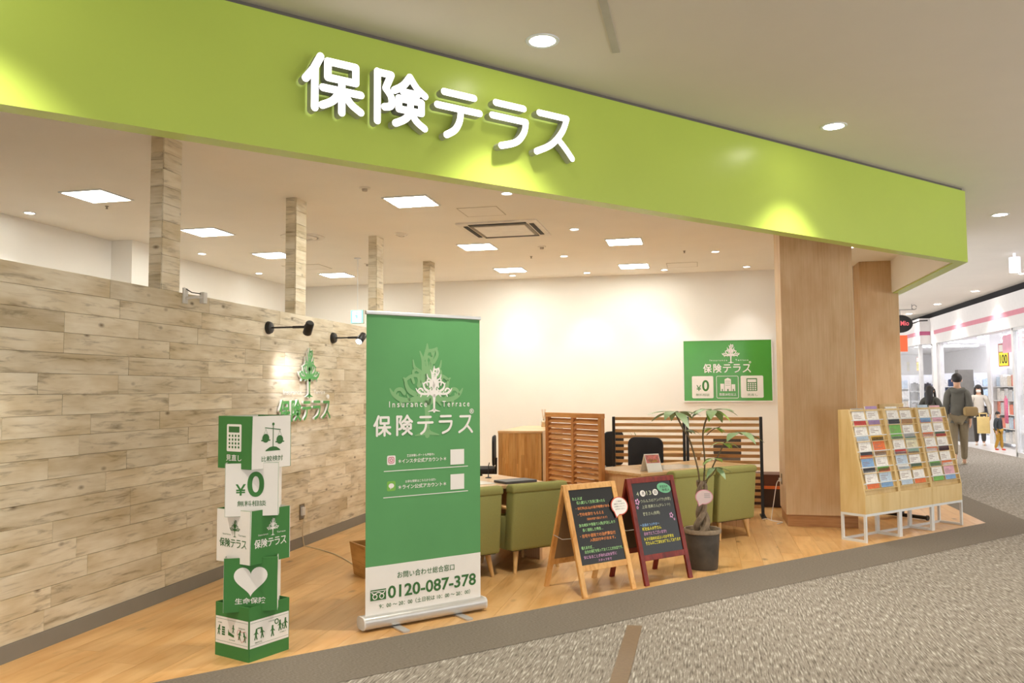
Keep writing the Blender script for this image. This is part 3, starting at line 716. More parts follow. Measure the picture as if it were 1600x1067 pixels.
plate(t, rect(.143, .786, .9995, 1.0045), PWHITE, YP, 'rule'); plate(t, rect(.140, .786, .829, .834), PWHITE, YP, 'rule')
plate(t, flat_round(.166, .228, .872, .936, .01), mat('icon_lime', '7ab648', .5), YP, 'icon_tile'); plate(t, disc(.197, .906, .02, 14, .016), PWHITE, YP - .001, 'speech_icon'); plate(t, [(.188, .896), (.20, .893), (.190, .882)], PWHITE, YP - .001, 'speech_tail')
ptext(t, 'お得な情報はこちらからGET♪', .30, .53, .918, .936, PWHITE, YP, .012); ptext(t, '＊ライン公式アカウント＊', .248, .612, .878, .907, PWHITE, YP, .02)
plate(t, rect(.645, .755, .848, .952), PWHITE, YP, 'blank_white_square')
ptext(t, 'お問い合わせ総合窓口', .243, .675, .302, .345, PDGREEN, YP, .008)
ptext(t, '0120-087-378', .175, .848, .180, .262, PDGREEN, YP, .022)
f = MB(); f.add([(p[0], YP, p[1]) for p in rect(.052, .162, .182, .25)], [(0,1,2,3)]); f.build('freephone_mark', PDGREEN, t)
f = MB(); y2 = YP - .001
for cx in (.083, .131): stroke(f, disc(cx, .206, .015, 14) + [(cx + .015, .206)], .006, y2)
stroke(f, [(.055, .240), (.159, .240)], .005, y2); stroke(f, smooth_line([(.062, .232), (.08, .222), (.107, .232), (.135, .222), (.152, .232)]), .006, y2); f.build('freephone_loops', PWHITE, t)
ptext(t, '9：00 ～ 20：00（土日祝は 10：00 ～ 20：00）', .115, .80, .125, .158, PDGREEN, YP, .008)

# ================================================================ CARDBOARD CUBE TOWER
t = thing('cube_tower', 'tall stack of five interlocked green and white printed cardboard boxes', 'display', (-2.605, 4.475, 0), 0)
S = .1475; SH = .305; PT = .27
def cube(i, rz, front, right, S=S):
    f = MB(); z0 = i*PT; th = .005
    f.box(-S, S, -S, -S+th, 0, SH, front); f.box(S-th, S, -S+th, S-th, 0, SH, right); f.box(-S, S, S-th, S, 0, SH, front); f.box(-S, -S+th, -S+th, S-th, 0, SH, right)
    o = f.build('box', [PGREEN, PWHITE], t, bevel=.0015, seg=1); o.location = (0, 0, z0); o.rotation_euler = (0, 0, rz); return o
def on_right(*objs):
    for o in objs: o.rotation_euler = (0, 0, R(90))
A1_, A2_ = R(-20), R(25)
YF = -S - .0012
b5 = cube(0, A1_, 0, 0)
for side in (0, 1):
    o1 = plate(b5, rect(-S+.006, S-.006, .075, .228), PWHITE, YF, 'white_band')
    f = MB()
    for zz in (.09, .215): stroke(f, [(-S+.01, zz), (S-.01, zz)], .0015, YF - .001)
    f.build('lines', PDGREEN, b5) if not side else on_right(f.build('lines', PDGREEN, b5))
    made = []
    def done(f, nm): made.append(f.build(nm, PDGREEN, b5))
    def man(cx, z0, hh, lean=0):
        f = MB()
        stroke(f, [(cx + lean, z0 + hh*.9), (cx + lean + .0005, z0 + hh*.9)], hh*.2, YF - .001); stroke(f, [(cx + lean*.8, z0 + hh*.78), (cx, z0 + hh*.42)], hh*.22, YF - .001)
        stroke(f, [(cx, z0 + hh*.45), (cx - hh*.13, z0)], hh*.12, YF - .001); stroke(f, [(cx, z0 + hh*.45), (cx + hh*.13, z0)], hh*.12, YF - .001)
        stroke(f, [(cx + lean*.8, z0 + hh*.7), (cx + hh*.25, z0 + hh*.45)], hh*.08, YF - .001); stroke(f, [(cx + lean*.8, z0 + hh*.7), (cx - hh*.22, z0 + hh*.5)], hh*.08, YF - .001)
        done(f, 'figure_pictogram')
    def quad(poly, nm):
        f = MB(); f.add([(p[0], YF - .001, p[1]) for p in poly], [tuple(range(len(poly)))]); done(f, nm)
    def word(s_, a, b, z0, z1):
        f = MB(); text_into(f, s_, a, b, z0, z1, YF - .001, 0, .01); done(f, 'lettering')
    if not side:
        man(-.112, .125, .055, .006)
        for k in range(4): quad(rect(-.085, -.058, .124 + k*.013, .134 + k*.013), 'building_bar')
        quad([(-.03, .13), (.022, .122), (.022, .135), (-.02, .148), (-.03, .165)], 'bed_pictogram'); man(.015, .148, .045)
        man(.068, .118, .055, .008); man(.115, .112, .055, -.008)
        word('HOME', -.12, -.085, .190, .196); word('ILLNESS', -.02, .03, .103, .109); word('PENSION', .06, .115, .178, .185)
    else:
        man(-.10, .12, .06, .004); man(-.055, .122, .06, -.006); quad(rect(-.09, -.066, .175, .182), 'table_pictogram')
        man(.02, .112, .062); f = MB(); stroke(f, disc(.05, .188, .013, 12) + [(.063, .188)], .006, YF - .001); done(f, 'ring_pictogram')
        man(.075, .132, .06); man(.096, .134, .034); man(.116, .134, .062)
        word('MEDICAL', -.105, -.055, .098, .105); word('CHILDREN', -.01, .045, .196, .202); word('FAMILY', .075, .12, .115, .121)
    if side: on_right(o1, *made)
    else:
        f = MB(); stroke(f, smooth_line([(.09, .105), (.052, .14), (.06, .172), (.09, .162), (.12, .168), (.13, .138), (.09, .105)]), .002, YF - .0015); f.build('red_heart_outline', mat('print_red', 'c2504a', .6), b5)
b4 = cube(1, A2_, 0, 1)
f = MB(); hp = []
for k in range(48):
    a = 2*math.pi*k/48; hp.append((.0058*16*math.sin(a)**3, .182 + .0058*(13*math.cos(a) - 5*math.cos(2*a) - 2*math.cos(3*a) - math.cos(4*a))))
f.add([(p[0], YF, p[1]) for p in hp], [tuple(range(48))]); f.build('heart', PWHITE, b4)
ptext(b4, '生命保険', -.085, .085, .045, .08, PWHITE, YF, .012)
b3 = cube(2, A1_, 1, 0)
for side, m1 in ((0, PDGREEN), (1, PWHITE)):
    o = [tree_logo(b3, .015, .15, .10, m1, YF), ptext(b3, 'Insurance', -.09, -.02, .158, .168, m1, YF, 0), ptext(b3, 'Terrace', .045, .11, .158, .168, m1, YF, 0), shop_name(b3, -.118, .118, .09, .138, m1, YF, .11)]
    if side: on_right(*o)
b2 = cube(3, A2_, 1, 1)
ptext(b2, '¥', -.09, -.033, .12, .185, PGREEN, YF, .015); ptext(b2, '0', -.025, .068, .11, .255, PGREEN, YF, .02); ptext(b2, '無料相談', -.08, .08, .058, .09, PDGREEN, YF, .004)
b1 = cube(4, A1_, 0, 1)
plate(b1, flat_round(-.067, .062, .10, .258, .008), PWHITE, YF, 'calculator_body')
f = MB(); f.add([(p[0], YF - .001, p[1]) for p in rect(-.05, .045, .21, .245)], [(0,1,2,3)])
for i in range(4):
    for j in range(4): f.add([(p[0], YF - .001, p[1]) for p in disc(-.042 + i*.027, .125 + j*.022, .0075, 10)], [tuple(range(10))])
f.build('calculator_keys', PDGREEN, b1); ptext(b1, '見直し', -.072, .065, .045, .082, PWHITE, YF, .01)
f = MB(); yy = YF
stroke(f, [(.01, .125), (.01, .25)], .005, yy); stroke(f, [(-.05, .236), (.065, .222)], .005, yy); stroke(f, [(.01, .256), (.0105, .256)], .018, yy)
for cx, cz in ((-.045, .175), (.06, .163)):
    f.add([(p[0], yy, p[1]) for p in disc(cx, cz, .026, 14, .026)], [tuple(range(14))]); stroke(f, [(cx - .03, cz - .012), (cx + .03, cz - .012)], .008, yy); stroke(f, [(cx, cz + .055), (cx - .015, cz + .02)], .0015, yy); stroke(f, [(cx, cz + .055), (cx + .015, cz + .02)], .0015, yy)
f.add([(p[0], yy, p[1]) for p in [(-.048, .1), (.066, .1), (.06, .108), (.035, .122), (.01, .126), (-.015, .122), (-.042, .108)]], [tuple(range(7))])
on_right(f.build('balance_scale', PDGREEN, b1), ptext(b1, '比較検討', -.075, .085, .04, .072, PDGREEN, YF, .004))

# ================================================================ FURNITURE
def armchair(s, c, lab):
    t = thing('armchair', lab, 'armchair', FP(s, c), FR, 'olive green armchairs')
    W = .56
    # reclined back
    f = MB(); prof = [(-.005, .19), (-.045, .66), (-.03, .70), (.05, .70), (.075, .66), (.12, .19)]
    f.prism(prof, -W/2, W/2, 'x'); f.build('backrest', GREENFAB, t, bevel=.022, smooth=True, seg=3)
    f = MB(); f.prism([(-.05, .672), (-.052, .72), (-.03, .742), (.04, .742), (.066, .72), (.07, .672)], -W/2 - .008, W/2 + .008, 'x'); f.build('headroll', GREENFAB, t, bevel=.018, smooth=True, seg=3)
    f = MB(); f.box(-W/2 + .05, W/2 - .05, .10, .60, .28, .41); f.build('seat_cushion', GREENFAB, t, bevel=.03, smooth=True, seg=3)
    f = MB(); f.box(-W/2 + .03, W/2 - .03, .02, .58, .185, .28); f.build('base', DARKBASE, t)
    for sx in (-1, 1):
        f = MB(); x = sx*(W/2 - .03); f.prism([(.06, .19), (.56, .19), (.56, .44), (.06, .47)], x - .028, x + .028, 'x'); f.build('side_panel', GREENFAB, t, bevel=.012, smooth=True)
        f = MB(); f.box(x - .03, x + .03, .02, .60, .525, .55); f.build('armrest', LEGWOOD, t, bevel=.008)
        f = MB(); f.bar((x, .53, .44), (x, .54, .53), .03, .03); f.build('armrest_support', LEGWOOD, t)
        for yy, o in ((.06, -.035), (.52, .03)):
            f = MB(); f.tube([(sx*(W/2 - .09), yy, .20), (sx*(W/2 - .055), yy + o, 0)], [.026, .014], 10); f.build('leg', LEGWOOD, t, smooth=True)
armchair(3.53, -5.72, 'olive green armchair half hidden behind the roll-up banner')
armchair(4.20, -5.72, 'olive green armchair between the banner and the pine chalkboard')
armchair(6.08, -5.72, 'olive green armchair directly behind the potted money tree')
armchair(6.71, -5.72, 'olive green armchair farthest right, next to the veneer column')
def desk(s0, s1, c0, c1, z, lab, front):
    t = thing('desk', lab, 'desk', FP(s0, c0), FR); w_ = s1 - s0; d = c0 - c1
    f = MB(); f.box(0, w_, 0, d, z - .03, z); f.build('desktop', TOPWOOD, t, bevel=.004)
    for xa in (.02, w_ - .05):
        f = MB(); f.box(xa, xa + .03, .06, d - .03, 0, z - .03); f.build('end_panel', LAMWOOD, t)
    f = MB(); f.box(.05, w_ - .05, d - .12, d - .095, .12, z - .03); f.build('modesty_panel', LAMWOOD, t)
    return t
desk(3.16, 4.53, -6.02, -6.82, .70, 'pale wooden consultation desk behind the two left armchairs', 0)
desk(5.68, 7.36, -6.02, -6.78, .70, 'pale wooden consultation desk behind the two right armchairs', 1)
# things on the desks
def on_desk(s, c, z=.70): return FP(s, c, z)
f = MB(); f.box(-.25, .25, -.24, .24, 0, .003); o = f.build('desk_mat', mat('white_paper_mat', 'e6e2da', .35), None, loc=on_desk(3.83, -6.42), rotz=FR); tag(o, 'white paper desk mat on the left consultation desk', 'desk mat')
f = MB(); f.box(-.3, .3, -.2, .2, 0, .003); o = f.build('desk_mat', mat('clear_mat', 'd9d2c4', .12), None, loc=on_desk(6.45, -6.35), rotz=FR); tag(o, 'glossy desk mat on the right consultation desk', 'desk mat')
t = thing('pen_stand', 'small black pen on a stand on the left desk', 'pen', on_desk(4.28, -6.62), FR)
f = MB(); f.lathe([(.03, 0), (.03, .006), (.006, .012), (.005, .03)], 14); f.build('stand', BLACK, t); f = MB(); f.tube([(0, 0, .025), (.004, 0, .12), (.012, 0, .145)], [.004, .005, .004], 8); f.build('pen', BLACK, t)
f = MB(); f.box(-.17, .17, -.1, .1, 0, .022); o = f.build('document_folder', mat('charcoal_plastic', '4a4a4e', .5), None, bevel=.004, loc=on_desk(4.28, -6.17), rotz=FR); tag(o, 'dark document folder on the left desk behind armchair', 'folder')
def desk_calendar(s, c, rz, lab):
    t = thing('desk_calendar', lab, 'calendar', on_desk(s, c), FR + rz)
    f = MB(); f.prism([(-.075, 0), (-.07, 0), (.002, .17), (.075, 0), (.08, 0), (.004, .178), (-.002, .178)], -.085, .085, 'x'); f.build('stand', mat('card_white', 'ece6da', .6), t)
    def on_slope(x0, x1, a, b, m, nm):   # patch on the front slope
        f = MB(); P = lambda u: (-.0765 + .0755*u, .178*u)
        (y0, z0), (y1, z1) = P(a), P(b); f.add([(x0, y0-.0015, z0), (x1, y0-.0015, z0), (x1, y1-.0015, z1), (x0, y1-.0015, z1)], [(0,1,2,3)]); f.build(nm, m, t)
    on_slope(-.08, .08, .04, .96, PWHITE, 'page'); on_slope(-.078, .078, .5, .95, mat('cal_pink', 'e0857a', .6, var=.35, scale=40), 'picture'); on_slope(-.04, .05, .55, .72, mat('cal_yellow', 'e6c860', .6, var=.2, scale=40), 'picture')
desk_calendar(5.92, -6.12, R(-12), 'tent-shaped desk calendar with pink picture on the right desk')
# laminated counter
t = thing('counter_cabinet', 'tall counter cabinet of vertical laminated wood strips', 'cabinet', (-2.48, 10.0, 0))
f = MB(); f.box(.015, .545, .015, 1.5, 0, 1.0); f.build('carcass', LAMWOOD, t)
f = MB(); f.box(-.004, .564, -.008, 1.51, 1.0, 1.03); f.build('counter_top', TOPWOOD, t, bevel=.004)
rng = random.Random(5); STRIP = wood('butcher_block', 'd9aa6c', 'd0a060', 'b07f42', 'Z', 16, 2.5, rough=.45, rnd=.16, c3='efdcc0')
x = 0.0
while x < .555:
    ww = min(rng.choice((.03, .04, .05)), .56 - x); zc = rng.uniform(.3, .8)
    for za, zb in ((0, zc), (zc, 1.0)):
        f = MB(); f.box(-ww/2 + .0005, ww/2 - .0005, -.008, .008, -(zb-za)/2, (zb-za)/2); o = f.build('wood_strip', STRIP, t); o.location = (x + ww/2, .008, (za+zb)/2)
    x += ww
f = MB(); f.box(.546, .562, .0, 1.5, 0, 1.0); f.build('side_panel', LAMWOOD, t)
t = thing('reed_diffuser', 'reed diffuser bottle with amber oil on the counter cabinet', 'diffuser', (-2.12, 11.15, 1.03))
f = MB(); f.lathe([(.034, 0), (.036, .006), (.036, .075), (.014, .09), (.014, .105)], 16); f.build('bottle', mat('pale_glass', 'efe7d2', .1, alpha=.35), t, smooth=True)
f = MB(); f.lathe([(.031, .004), (.031, .06), (0, .0605)], 16); f.build('oil', mat('amber_oil', 'e0a83a', .2), t, smooth=True)
for k in range(6):
    a = k*1.05; f = MB(); f.tube([(0, 0, .06), (.03*math.cos(a), .03*math.sin(a), .24)], .002, 5); f.build('reed', LEGWOOD, t)
# louvered screen
t = thing('louvered_screen', 'cedar louvered screen with two columns of slanted slats', 'screen', FP(5.635, -6.53), FR - R(90) + R(180))
W = .96; H = 1.28       # local x runs away from the shop front
for x0, x1 in ((0, .05), (W/2 - .02, W/2 + .02), (W - .05, W)):
    f = MB(); f.box(x0, x1, -.025, .025, 0, H - .05); f.build('upright', LOUVFR, t, bevel=.003)
f = MB(); f.box(0, W, -.03, .03, H - .05, H); f.build('top_rail', LOUVWOOD, t, bevel=.003)
f = MB(); f.box(0.05, W - .05, -.02, .02, .06, .11); f.build('bottom_rail', LOUVWOOD, t, bevel=.003)
me = MB(); me.box(-.2 - .012, .2 + .012, -.03, .03, -.004, .004); slat_me = me.mesh('slat', LOUVWOOD, bevel=.002, seg=1)
for k in range(19):
    z = H - .085 - k*.0575
    for xc in (.25 + .005, W - .255):
        o = bpy.data.objects.new('slat', slat_me); COL.objects.link(o); o.parent = t; o.location = (xc, 0, z); o.rotation_euler = (R(-48), 0, 0)
# slatted divider
t = thing('slatted_divider', 'two-panel wooden slat divider with black posts near back wall', 'divider', (-1.10, 10.365, 0))
for x in (.0, .86, .90, 1.765):
    f = MB(); f.box(x, x + .035, -.02, .02, 0, 1.195); f.build('post', BLACK, t, bevel=.003)
for x in (.86, 1.765):
    f = MB(); f.box(x - .01, x + .05, -.17, .17, 0, .02); f.build('foot', BLACK, t, bevel=.004)
me = MB(); me.box(-.4125, .4125, -.009, .009, -.0195, .0195); dme = me.mesh('slat', SLATWOOD, bevel=.002, seg=1)
for k in range(15):
    for xc in (.035 + .4125, .935 + .415):
        o = bpy.data.objects.new('slat', dme); COL.objects.link(o); o.parent = t; o.location = (xc, 0, 1.17 - k*.0745)
def office_chair(x, y, rz, lab, h=.98):
    t = thing('office_chair', lab, 'chair', (x, y, 0), rz, 'black office chairs')
    f = MB(); f.prism(flat_round(-.22, .22, .52, h, .09), -.20, -.17, 'y'); f.build('backrest', BLACKFAB, t, bevel=.01, smooth=True)
    f = MB(); f.prism(flat_round(-.23, .23, -.2, .25, .08), .42, .49, 'z'); f.build('seat', BLACKFAB, t, bevel=.015, smooth=True)
    f = MB(); f.bar((0, -.21, .40), (0, -.215, .62), .05, .02); f.bar((0, -.2, .41), (0, 0, .41), .05, .02); f.build('back_bracket', BLACK, t)
    f = MB(); f.tube([(0, 0, .08), (0, 0, .42)], .025, 12); f.build('gas_column', BLACK, t)
    for k in range(5):
        a = 2*math.pi*k/5; f = MB(); f.bar((0, 0, .09), (.27*math.cos(a), .27*math.sin(a), .065), .04, .03); l = f.build('leg', BLACK, t)
        f = MB(); f.tube([(.27*math.cos(a) - .012*math.sin(a), .27*math.sin(a) + .012*math.cos(a), .027), (.27*math.cos(a) + .012*math.sin(a), .27*math.sin(a) - .012*math.cos(a), .027)], .027, 10); f.build('castor', BLACK, l)
office_chair(-.72, 9.86, R(165), 'black office chair behind the right desk, before the slats', .96)
office_chair(-1.32, 11.15, R(60), 'black office chair behind the slatted divider, left end', .98)
office_chair(-2.95, 10.9, R(100), 'dark office chair just left of the counter cabinet', .92)
t = thing('low_table', 'small wooden table seen through the slatted divider', 'table', (-.32, 11.3, 0))
f = MB(); f.box(-.3, .3, -.25, .25, .66, .70); f.build('top', SLATWOOD, t, bevel=.004)
for sx in (-.26, .26):
    for sy in (-.2, .2): f = MB(); f.box(sx - .02, sx + .02, sy - .02, sy + .02, 0, .66); f.build('leg', SLATWOOD, t)
t = thing('storage_crate', 'grey storage crate seen through right panel of slatted divider', 'crate', (.30, 11.0, 0))
f = MB(); f.box(-.16, .16, -.15, .15, 0, .70); f.build('body', GREY, t, bevel=.01); f = MB(); f.box(-.17, .17, -.16, .16, .70, .92); f.build('upper_box', mat('dark_grey_box', '5d5a58', .6), t, bevel=.012); 
t = thing('leafy_houseplant', 'small spiky houseplant behind left panel of slatted divider', 'plant', (-.75, 10.75, 0))
f = MB(); f.lathe([(.11, 0), (.14, .55), (.12, .55), (.115, .50), (0, .50)], 18); f.build('pot', mat('white_pot', 'dcd6ca', .4), t, smooth=True)
LEAF2 = mat('spiky_leaf', '6f8f4a', .5, var=.2, scale=20); rng = random.Random(2)
for k in range(14):
    a = k*2.4; r = rng.uniform(.14, .26); hh = rng.uniform(.30, .52)
    p = [Vector((0, 0, .5)), Vector((r*.45*math.cos(a), r*.45*math.sin(a), .5 + hh*.7)), Vector((r*math.cos(a), r*math.sin(a), .5 + hh))]
    sd = Vector((-math.sin(a), math.cos(a), 0)); f = MB()
    f.add([p[0] - sd*.006, p[0] + sd*.006, p[1] + sd*.012, p[1] - sd*.012, p[2]], [(0,1,2,3), (3,2,4)]); f.add([v + Vector((0, 0, -.002)) for v in (p[0] - sd*.006, p[0] + sd*.006, p[1] + sd*.012, p[1] - sd*.012, p[2])], [(3,2,1,0), (4,2,3)]); f.build('leaf', LEAF2, t)
t = thing('low_bench', 'low dark brown bench with orange line by the veneer column', 'bench', (.52, 11.25, 0))
BR = mat('dark_brown_board', '3e2a20', .5, var=.1); BR2 = mat('brown_board', '5e3423', .5, var=.1)
f = MB(); f.box(0, 1.2, 0, .4, 0, .235); f.build('base', BR, t, bevel=.004); f = MB(); f.box(0.0, 1.2, .0, .4, .275, .42); f.build('seat', BR2, t, bevel=.004); f = MB(); f.box(.0, 1.2, -.004, .38, .235, .275); f.build('orange_strip', mat('orange_strip', 'e2763a', .4), t)
# poster on the back wall
t = thing('wall_poster', 'green framed poster with tree emblem on the back wall', 'poster', (0, YB - .03, 0))
f = MB(); f.box(-.28, 1.095, .002, .03, 1.34, 2.325); f.build('board', POSTERGREEN, t)
f = MB()
for a, b, c, d in ((-.295, 1.11, 2.32, 2.337), (-.295, 1.11, 1.328, 1.345), (-.295, -.28, 1.345, 2.32), (1.095, 1.11, 1.345, 2.32)): f.box(a, b, -.006, .03, c, d)
f.build('frame', mat('frame_white', 'e9e7e2', .4), t)
tree_logo(t, .466, 1.955, .31, PWHITE, -.001, fat=1.15)
ptext(t, 'I n s u r a n c e', .135, .407, 1.985, 2.015, PWHITE, -.001, .006); ptext(t, 'T e r r a c e', .537, .737, 1.985, 2.015, PWHITE, -.001, .006)
shop_name(t, .03, .775, 1.80, 1.94, PWHITE, -.001, .12); ptext(t, '®', .745, .78, 1.945, 1.98, PWHITE, -.001, .01)
plate(t, flat_round(-.156, .183, 1.387, 1.745, .02), PWHITE, -.001, 'price_tile'); plate(t, flat_round(.611, .960, 1.392, 1.746, .02), PWHITE, -.001, 'calculator_tile')
f = MB(); stroke(f, flat_round(.233, .573, 1.388, 1.742, .02) + [(.553, 1.388)], .008, -.001); f.build('building_tile_outline', PWHITE, t)
ptext(t, '¥', -.085, -.01, 1.505, 1.60, PGREEN, -.002, .008); ptext(t, '0', .005, .115, 1.50, 1.68, PGREEN, -.002, .02); ptext(t, '無料相談', -.095, .12, 1.42, 1.463, PGREEN, -.002)
f = MB()
for a, b, c, d in ((.36, .46, 1.50, 1.69), (.293, .352, 1.50, 1.62), (.468, .525, 1.50, 1.61)): f.add([(p[0], -.001, p[1]) for p in rect(a, b, c, d)], [(0,1,2,3)])
f.add([(p[0], -.001, p[1]) for p in [(.36, 1.69), (.46, 1.69), (.41, 1.715)]], [(0,1,2)]); f.build('building_icon', PWHITE, t)
f = MB()
for zz in (1.66, 1.63, 1.595): stroke(f, [(.375, zz), (.445, zz)], .006, -.0022)
for a, b in ((.40, .42), (.315, .33), (.488, .503)): f.add([(p[0], -.0022, p[1]) for p in rect(a, b, 1.50, 1.535)], [(0,1,2,3)])
f.build('building_windows', PGREEN, t); ptext(t, '取扱30社以上', .275, .54, 1.425, 1.47, PWHITE, -.001, .01)
f = MB(); f.add([(p[0], -.002, p[1]) for p in flat_round(.70, .865, 1.50, 1.705, .01)], [tuple(range(24))]); f.build('calculator_body', PGREEN, t)
f = MB(); f.add([(p[0], -.003, p[1]) for p in rect(.715, .85, 1.64, 1.688)], [(0,1,2,3)])
for i in range(4):
    for j in range(4): f.add([(p[0], -.003, p[1]) for p in rect(.716 + i*.036, .74 + i*.036, 1.512 + j*.031, 1.532 + j*.031)], [(0,1,2,3)])
f.build('calculator_keys', PWHITE, t); ptext(t, '見直し', .71, .87, 1.42, 1.46, PGREEN, -.002)

# ================================================================ CHALKBOARDS
def chalkboard(s0, W, c_front, depth, H, fm, lab, lines, back_mat):
    t = thing('a_frame_chalkboard', lab, 'chalkboard', FP(s0, c_front), FR)
    half = depth/2; L = math.hypot(half, H); ang = math.atan2(half, H); fwid = .042
    def leaf(front):
        # local frame of the leaf: x along W, v up along the slope
        sg = 1 if front else -1; y0 = 0 if front else depth
        def P(x, v, o=0):   # o = outward offset
            return Vector((x, y0 + sg*v*math.sin(ang) - sg*o*math.cos(ang), v*math.cos(ang) + o*math.sin(ang)))
        def slab(x0, x1, v0, v1, o0, o1, nm, m, bev=.002):
            f = MB(); vs = [P(x, v, o) for o in (o0, o1) for x, v in ((x0, v0), (x1, v0), (x1, v1), (x0, v1))]
            f.add(vs, ((0,3,2,1),(4,5,6,7),(0,1,5,4),(1,2,6,5),(2,3,7,6),(3,0,4,7))); return f.build(nm, m, t, bevel=bev)
        slab(0, fwid, 0, L, -.011, .011, 'stile', fm); slab(W - fwid, W, 0, L, -.011, .011, 'stile', fm)
        slab(fwid, W - fwid, L - .042, L, -.010, .010, 'rail', fm); slab(fwid, W - fwid, .185, .23, -.010, .010, 'rail', fm)
        slab(fwid, W - fwid, .23, L - .042, -.004, .003, 'board' if front else 'back_board', CHALK if front else back_mat, 0)
        return P, L
    leaf(False); P, L = leaf(True)
    b0, b1, x0, x1 = .23, L - .042, fwid, W - fwid
    for ln in lines:
        s, u0, u1, vc, hh, m, bd = ln; g_ = MB(); text_into(g_, s, 0, 1, 0, 1, 0, 0, bd)
        xa = x0 + u0*(x1-x0); xb = x0 + u1*(x1-x0); va = b0 + vc*(b1-b0); vb = va + hh*(b1-b0)
        f = MB(); f.add([P(xa + v[0]*(xb-xa), va + v[2]*(vb-va), .0045) for v in g_.v], g_.f); f.build('chalk_writing', m, t)
    for sx in (-.004, W + .004):
        f = MB(); f.tube([(sx, half*.55, H*.52), (sx, half, H*.495), (sx, depth - half*.55, H*.52)], .003, 6); f.build('stay_rod', ALU, t)
    return t, P, (x0, x1, b0, b1)
CG = mat('chalk_green', '9fd08c', .8, var=.2, scale=90); CO = mat('chalk_orange', 'd98a52', .8, var=.2, scale=90); CP = mat('chalk_pink', 'cf9ac0', .8, var=.2, scale=90)
CY = mat('chalk_yellow', 'e8dc4a', .8, var=.15, scale=90); CB = mat('chalk_blue', '8fb6e0', .8, var=.2, scale=90); CW = mat('chalk_pale', 'b4b89c', .8, var=.2, scale=90)
BACKB = mat('brown_back_board', '8d7150', .7)
t1, P, (x0, x1, b0, b1) = chalkboard(3.90, .525, -4.765, .47, .80, PINEFR, 'pine-framed A-board chalkboard with green and orange handwriting', [
    ('たとえば', .06, .28, .86, .04, CG, .012), ('収入減少して生活に困ったら', .14, .78, .80, .045, CG, .012), ('・保険料(払込)の猶予期間がある', .10, .86, .72, .045, CO, .012), ('・契約者貸付 もらえる', .12, .70, .64, .045, CO, .012), ('（契約内容で異なります）', .30, .76, .575, .035, CO, .008),
    ('急な病気や怪我で入院(手術)したり', .10, .92, .49, .05, CG, .012), ('長く通院した場合…', .16, .62, .43, .045, CG, .012), ('・自宅や通院での治療費給付', .08, .88, .35, .05, CO, .015), ('入院給付金が出ます。', .28, .86, .29, .045, CO, .015),
    ('備えあれば…', .06, .34, .20, .045, CG, .012), ('自分の保険を知っておくことが大切です。', .12, .98, .145, .045, CG, .012), ('気になることがあればお気軽に', .08, .82, .075, .045, CP, .012), ('スタッフまで', .38, .68, .02, .035, CP, .01)], BACKB)
t2, P2, R2 = chalkboard(4.53, .525, -4.775, .41, .81, MAHOG, 'dark red A-board chalkboard dated with white and yellow handwriting', [
    ('4', .09, .15, .82, .06, CW, .01), ('13', .34, .46, .82, .06, CW, .01), ('ウルルスのアンバサ(作家)', .16, .92, .71, .055, CW, .006), ('上沼 恵美さん(タレント)', .17, .88, .63, .055, CW, .006), ('昇生さん(島岡)', .16, .58, .53, .055, CW, .006),
    ('～店長のつぶやき～', .04, .52, .39, .04, CB, .01), ('新社会人の皆さん', .08, .55, .33, .05, CY, .018), ('おめでとうございます!!', .10, .66, .265, .05, CP, .012), ('何から始めればよいのか不安な', .08, .82, .19, .05, CY, .015), ('皆さんのご来店をお待ちしております', .10, .98, .13, .05, CY, .015)], mat('dark_back_board', '4d3a24', .7))
def slope_patch(t, P, RR, poly, m, o, name, th=.003):
    x0, x1, b0, b1 = RR; f = MB(); n = len(poly); q = [(x0 + a*(x1-x0), b0 + b*(b1-b0)) for a, b in poly]
    f.add([P(a, b, o) for a, b in q] + [P(a, b, o - th) for a, b in q], [tuple(range(n)), tuple(range(2*n-1, n-1, -1))] + [(i, (i+1) % n, (i+1) % n + n, i + n) for i in range(n)]); return f.build(name, m, t)
RR1 = (x0, x1, b0, b1)
def slope_text(t, P, RR, s, u0, u1, v0, v1, m, o, bd=.01):
    g_ = MB(); text_into(g_, s, 0, 1, 0, 1, 0, 0, bd); x0, x1, b0, b1 = RR; f = MB()
    f.add([P(x0 + (u0 + v[0]*(u1-u0))*(x1-x0), b0 + (v0 + v[2]*(v1-v0))*(b1-b0), o) for v in g_.v], g_.f); f.build('lettering', m, t)
INK = mat('black_ink', '2b2b2b', .7)
for cu, s in ((.245, '月'), (.56, '日')):
    slope_patch(t2, P2, R2, disc(cu, .85, .065, 18, .045), PWHITE, .0065, 'white_disc'); slope_text(t2, P2, R2, s, cu - .03, cu + .03, .825, .875, INK, .0072, .02)
ov = [(.80 + .20*math.cos(a)*.80 + .06*math.sin(a), .90 + .062*math.sin(a) - .045*math.cos(a)) for a in [2*math.pi*k/24 for k in range(24)]]
slope_patch(t2, P2, R2, ov, mat('sticker_green', '6fb489', .6), .0065, 'green_oval_sticker'); slope_text(t2, P2, R2, '誕生日の', .70, .90, .90, .94, INK, .0072, .015); slope_text(t2, P2, R2, '有名人', .74, .94, .852, .89, INK, .0072, .015)
for cu, cv, rr in ((.08, .74, .05), (.06, .66, .025), (.86, .50, .045), (.92, .44, .02)):
    f = MB(); x0_, x1_, c0_, c1_ = R2
    for k in range(5):
        a = k*1.2566; pc = disc(cu + rr*.62*math.cos(a)*1.2, cv + rr*.62*math.sin(a), rr*.36, 8); f.add([P2(x0_ + p[0]*(x1_-x0_), c0_ + p[1]*(c1_-c0_), .0046) for p in pc], [tuple(range(8))])
    f.build('chalk_flower', CP, t2)
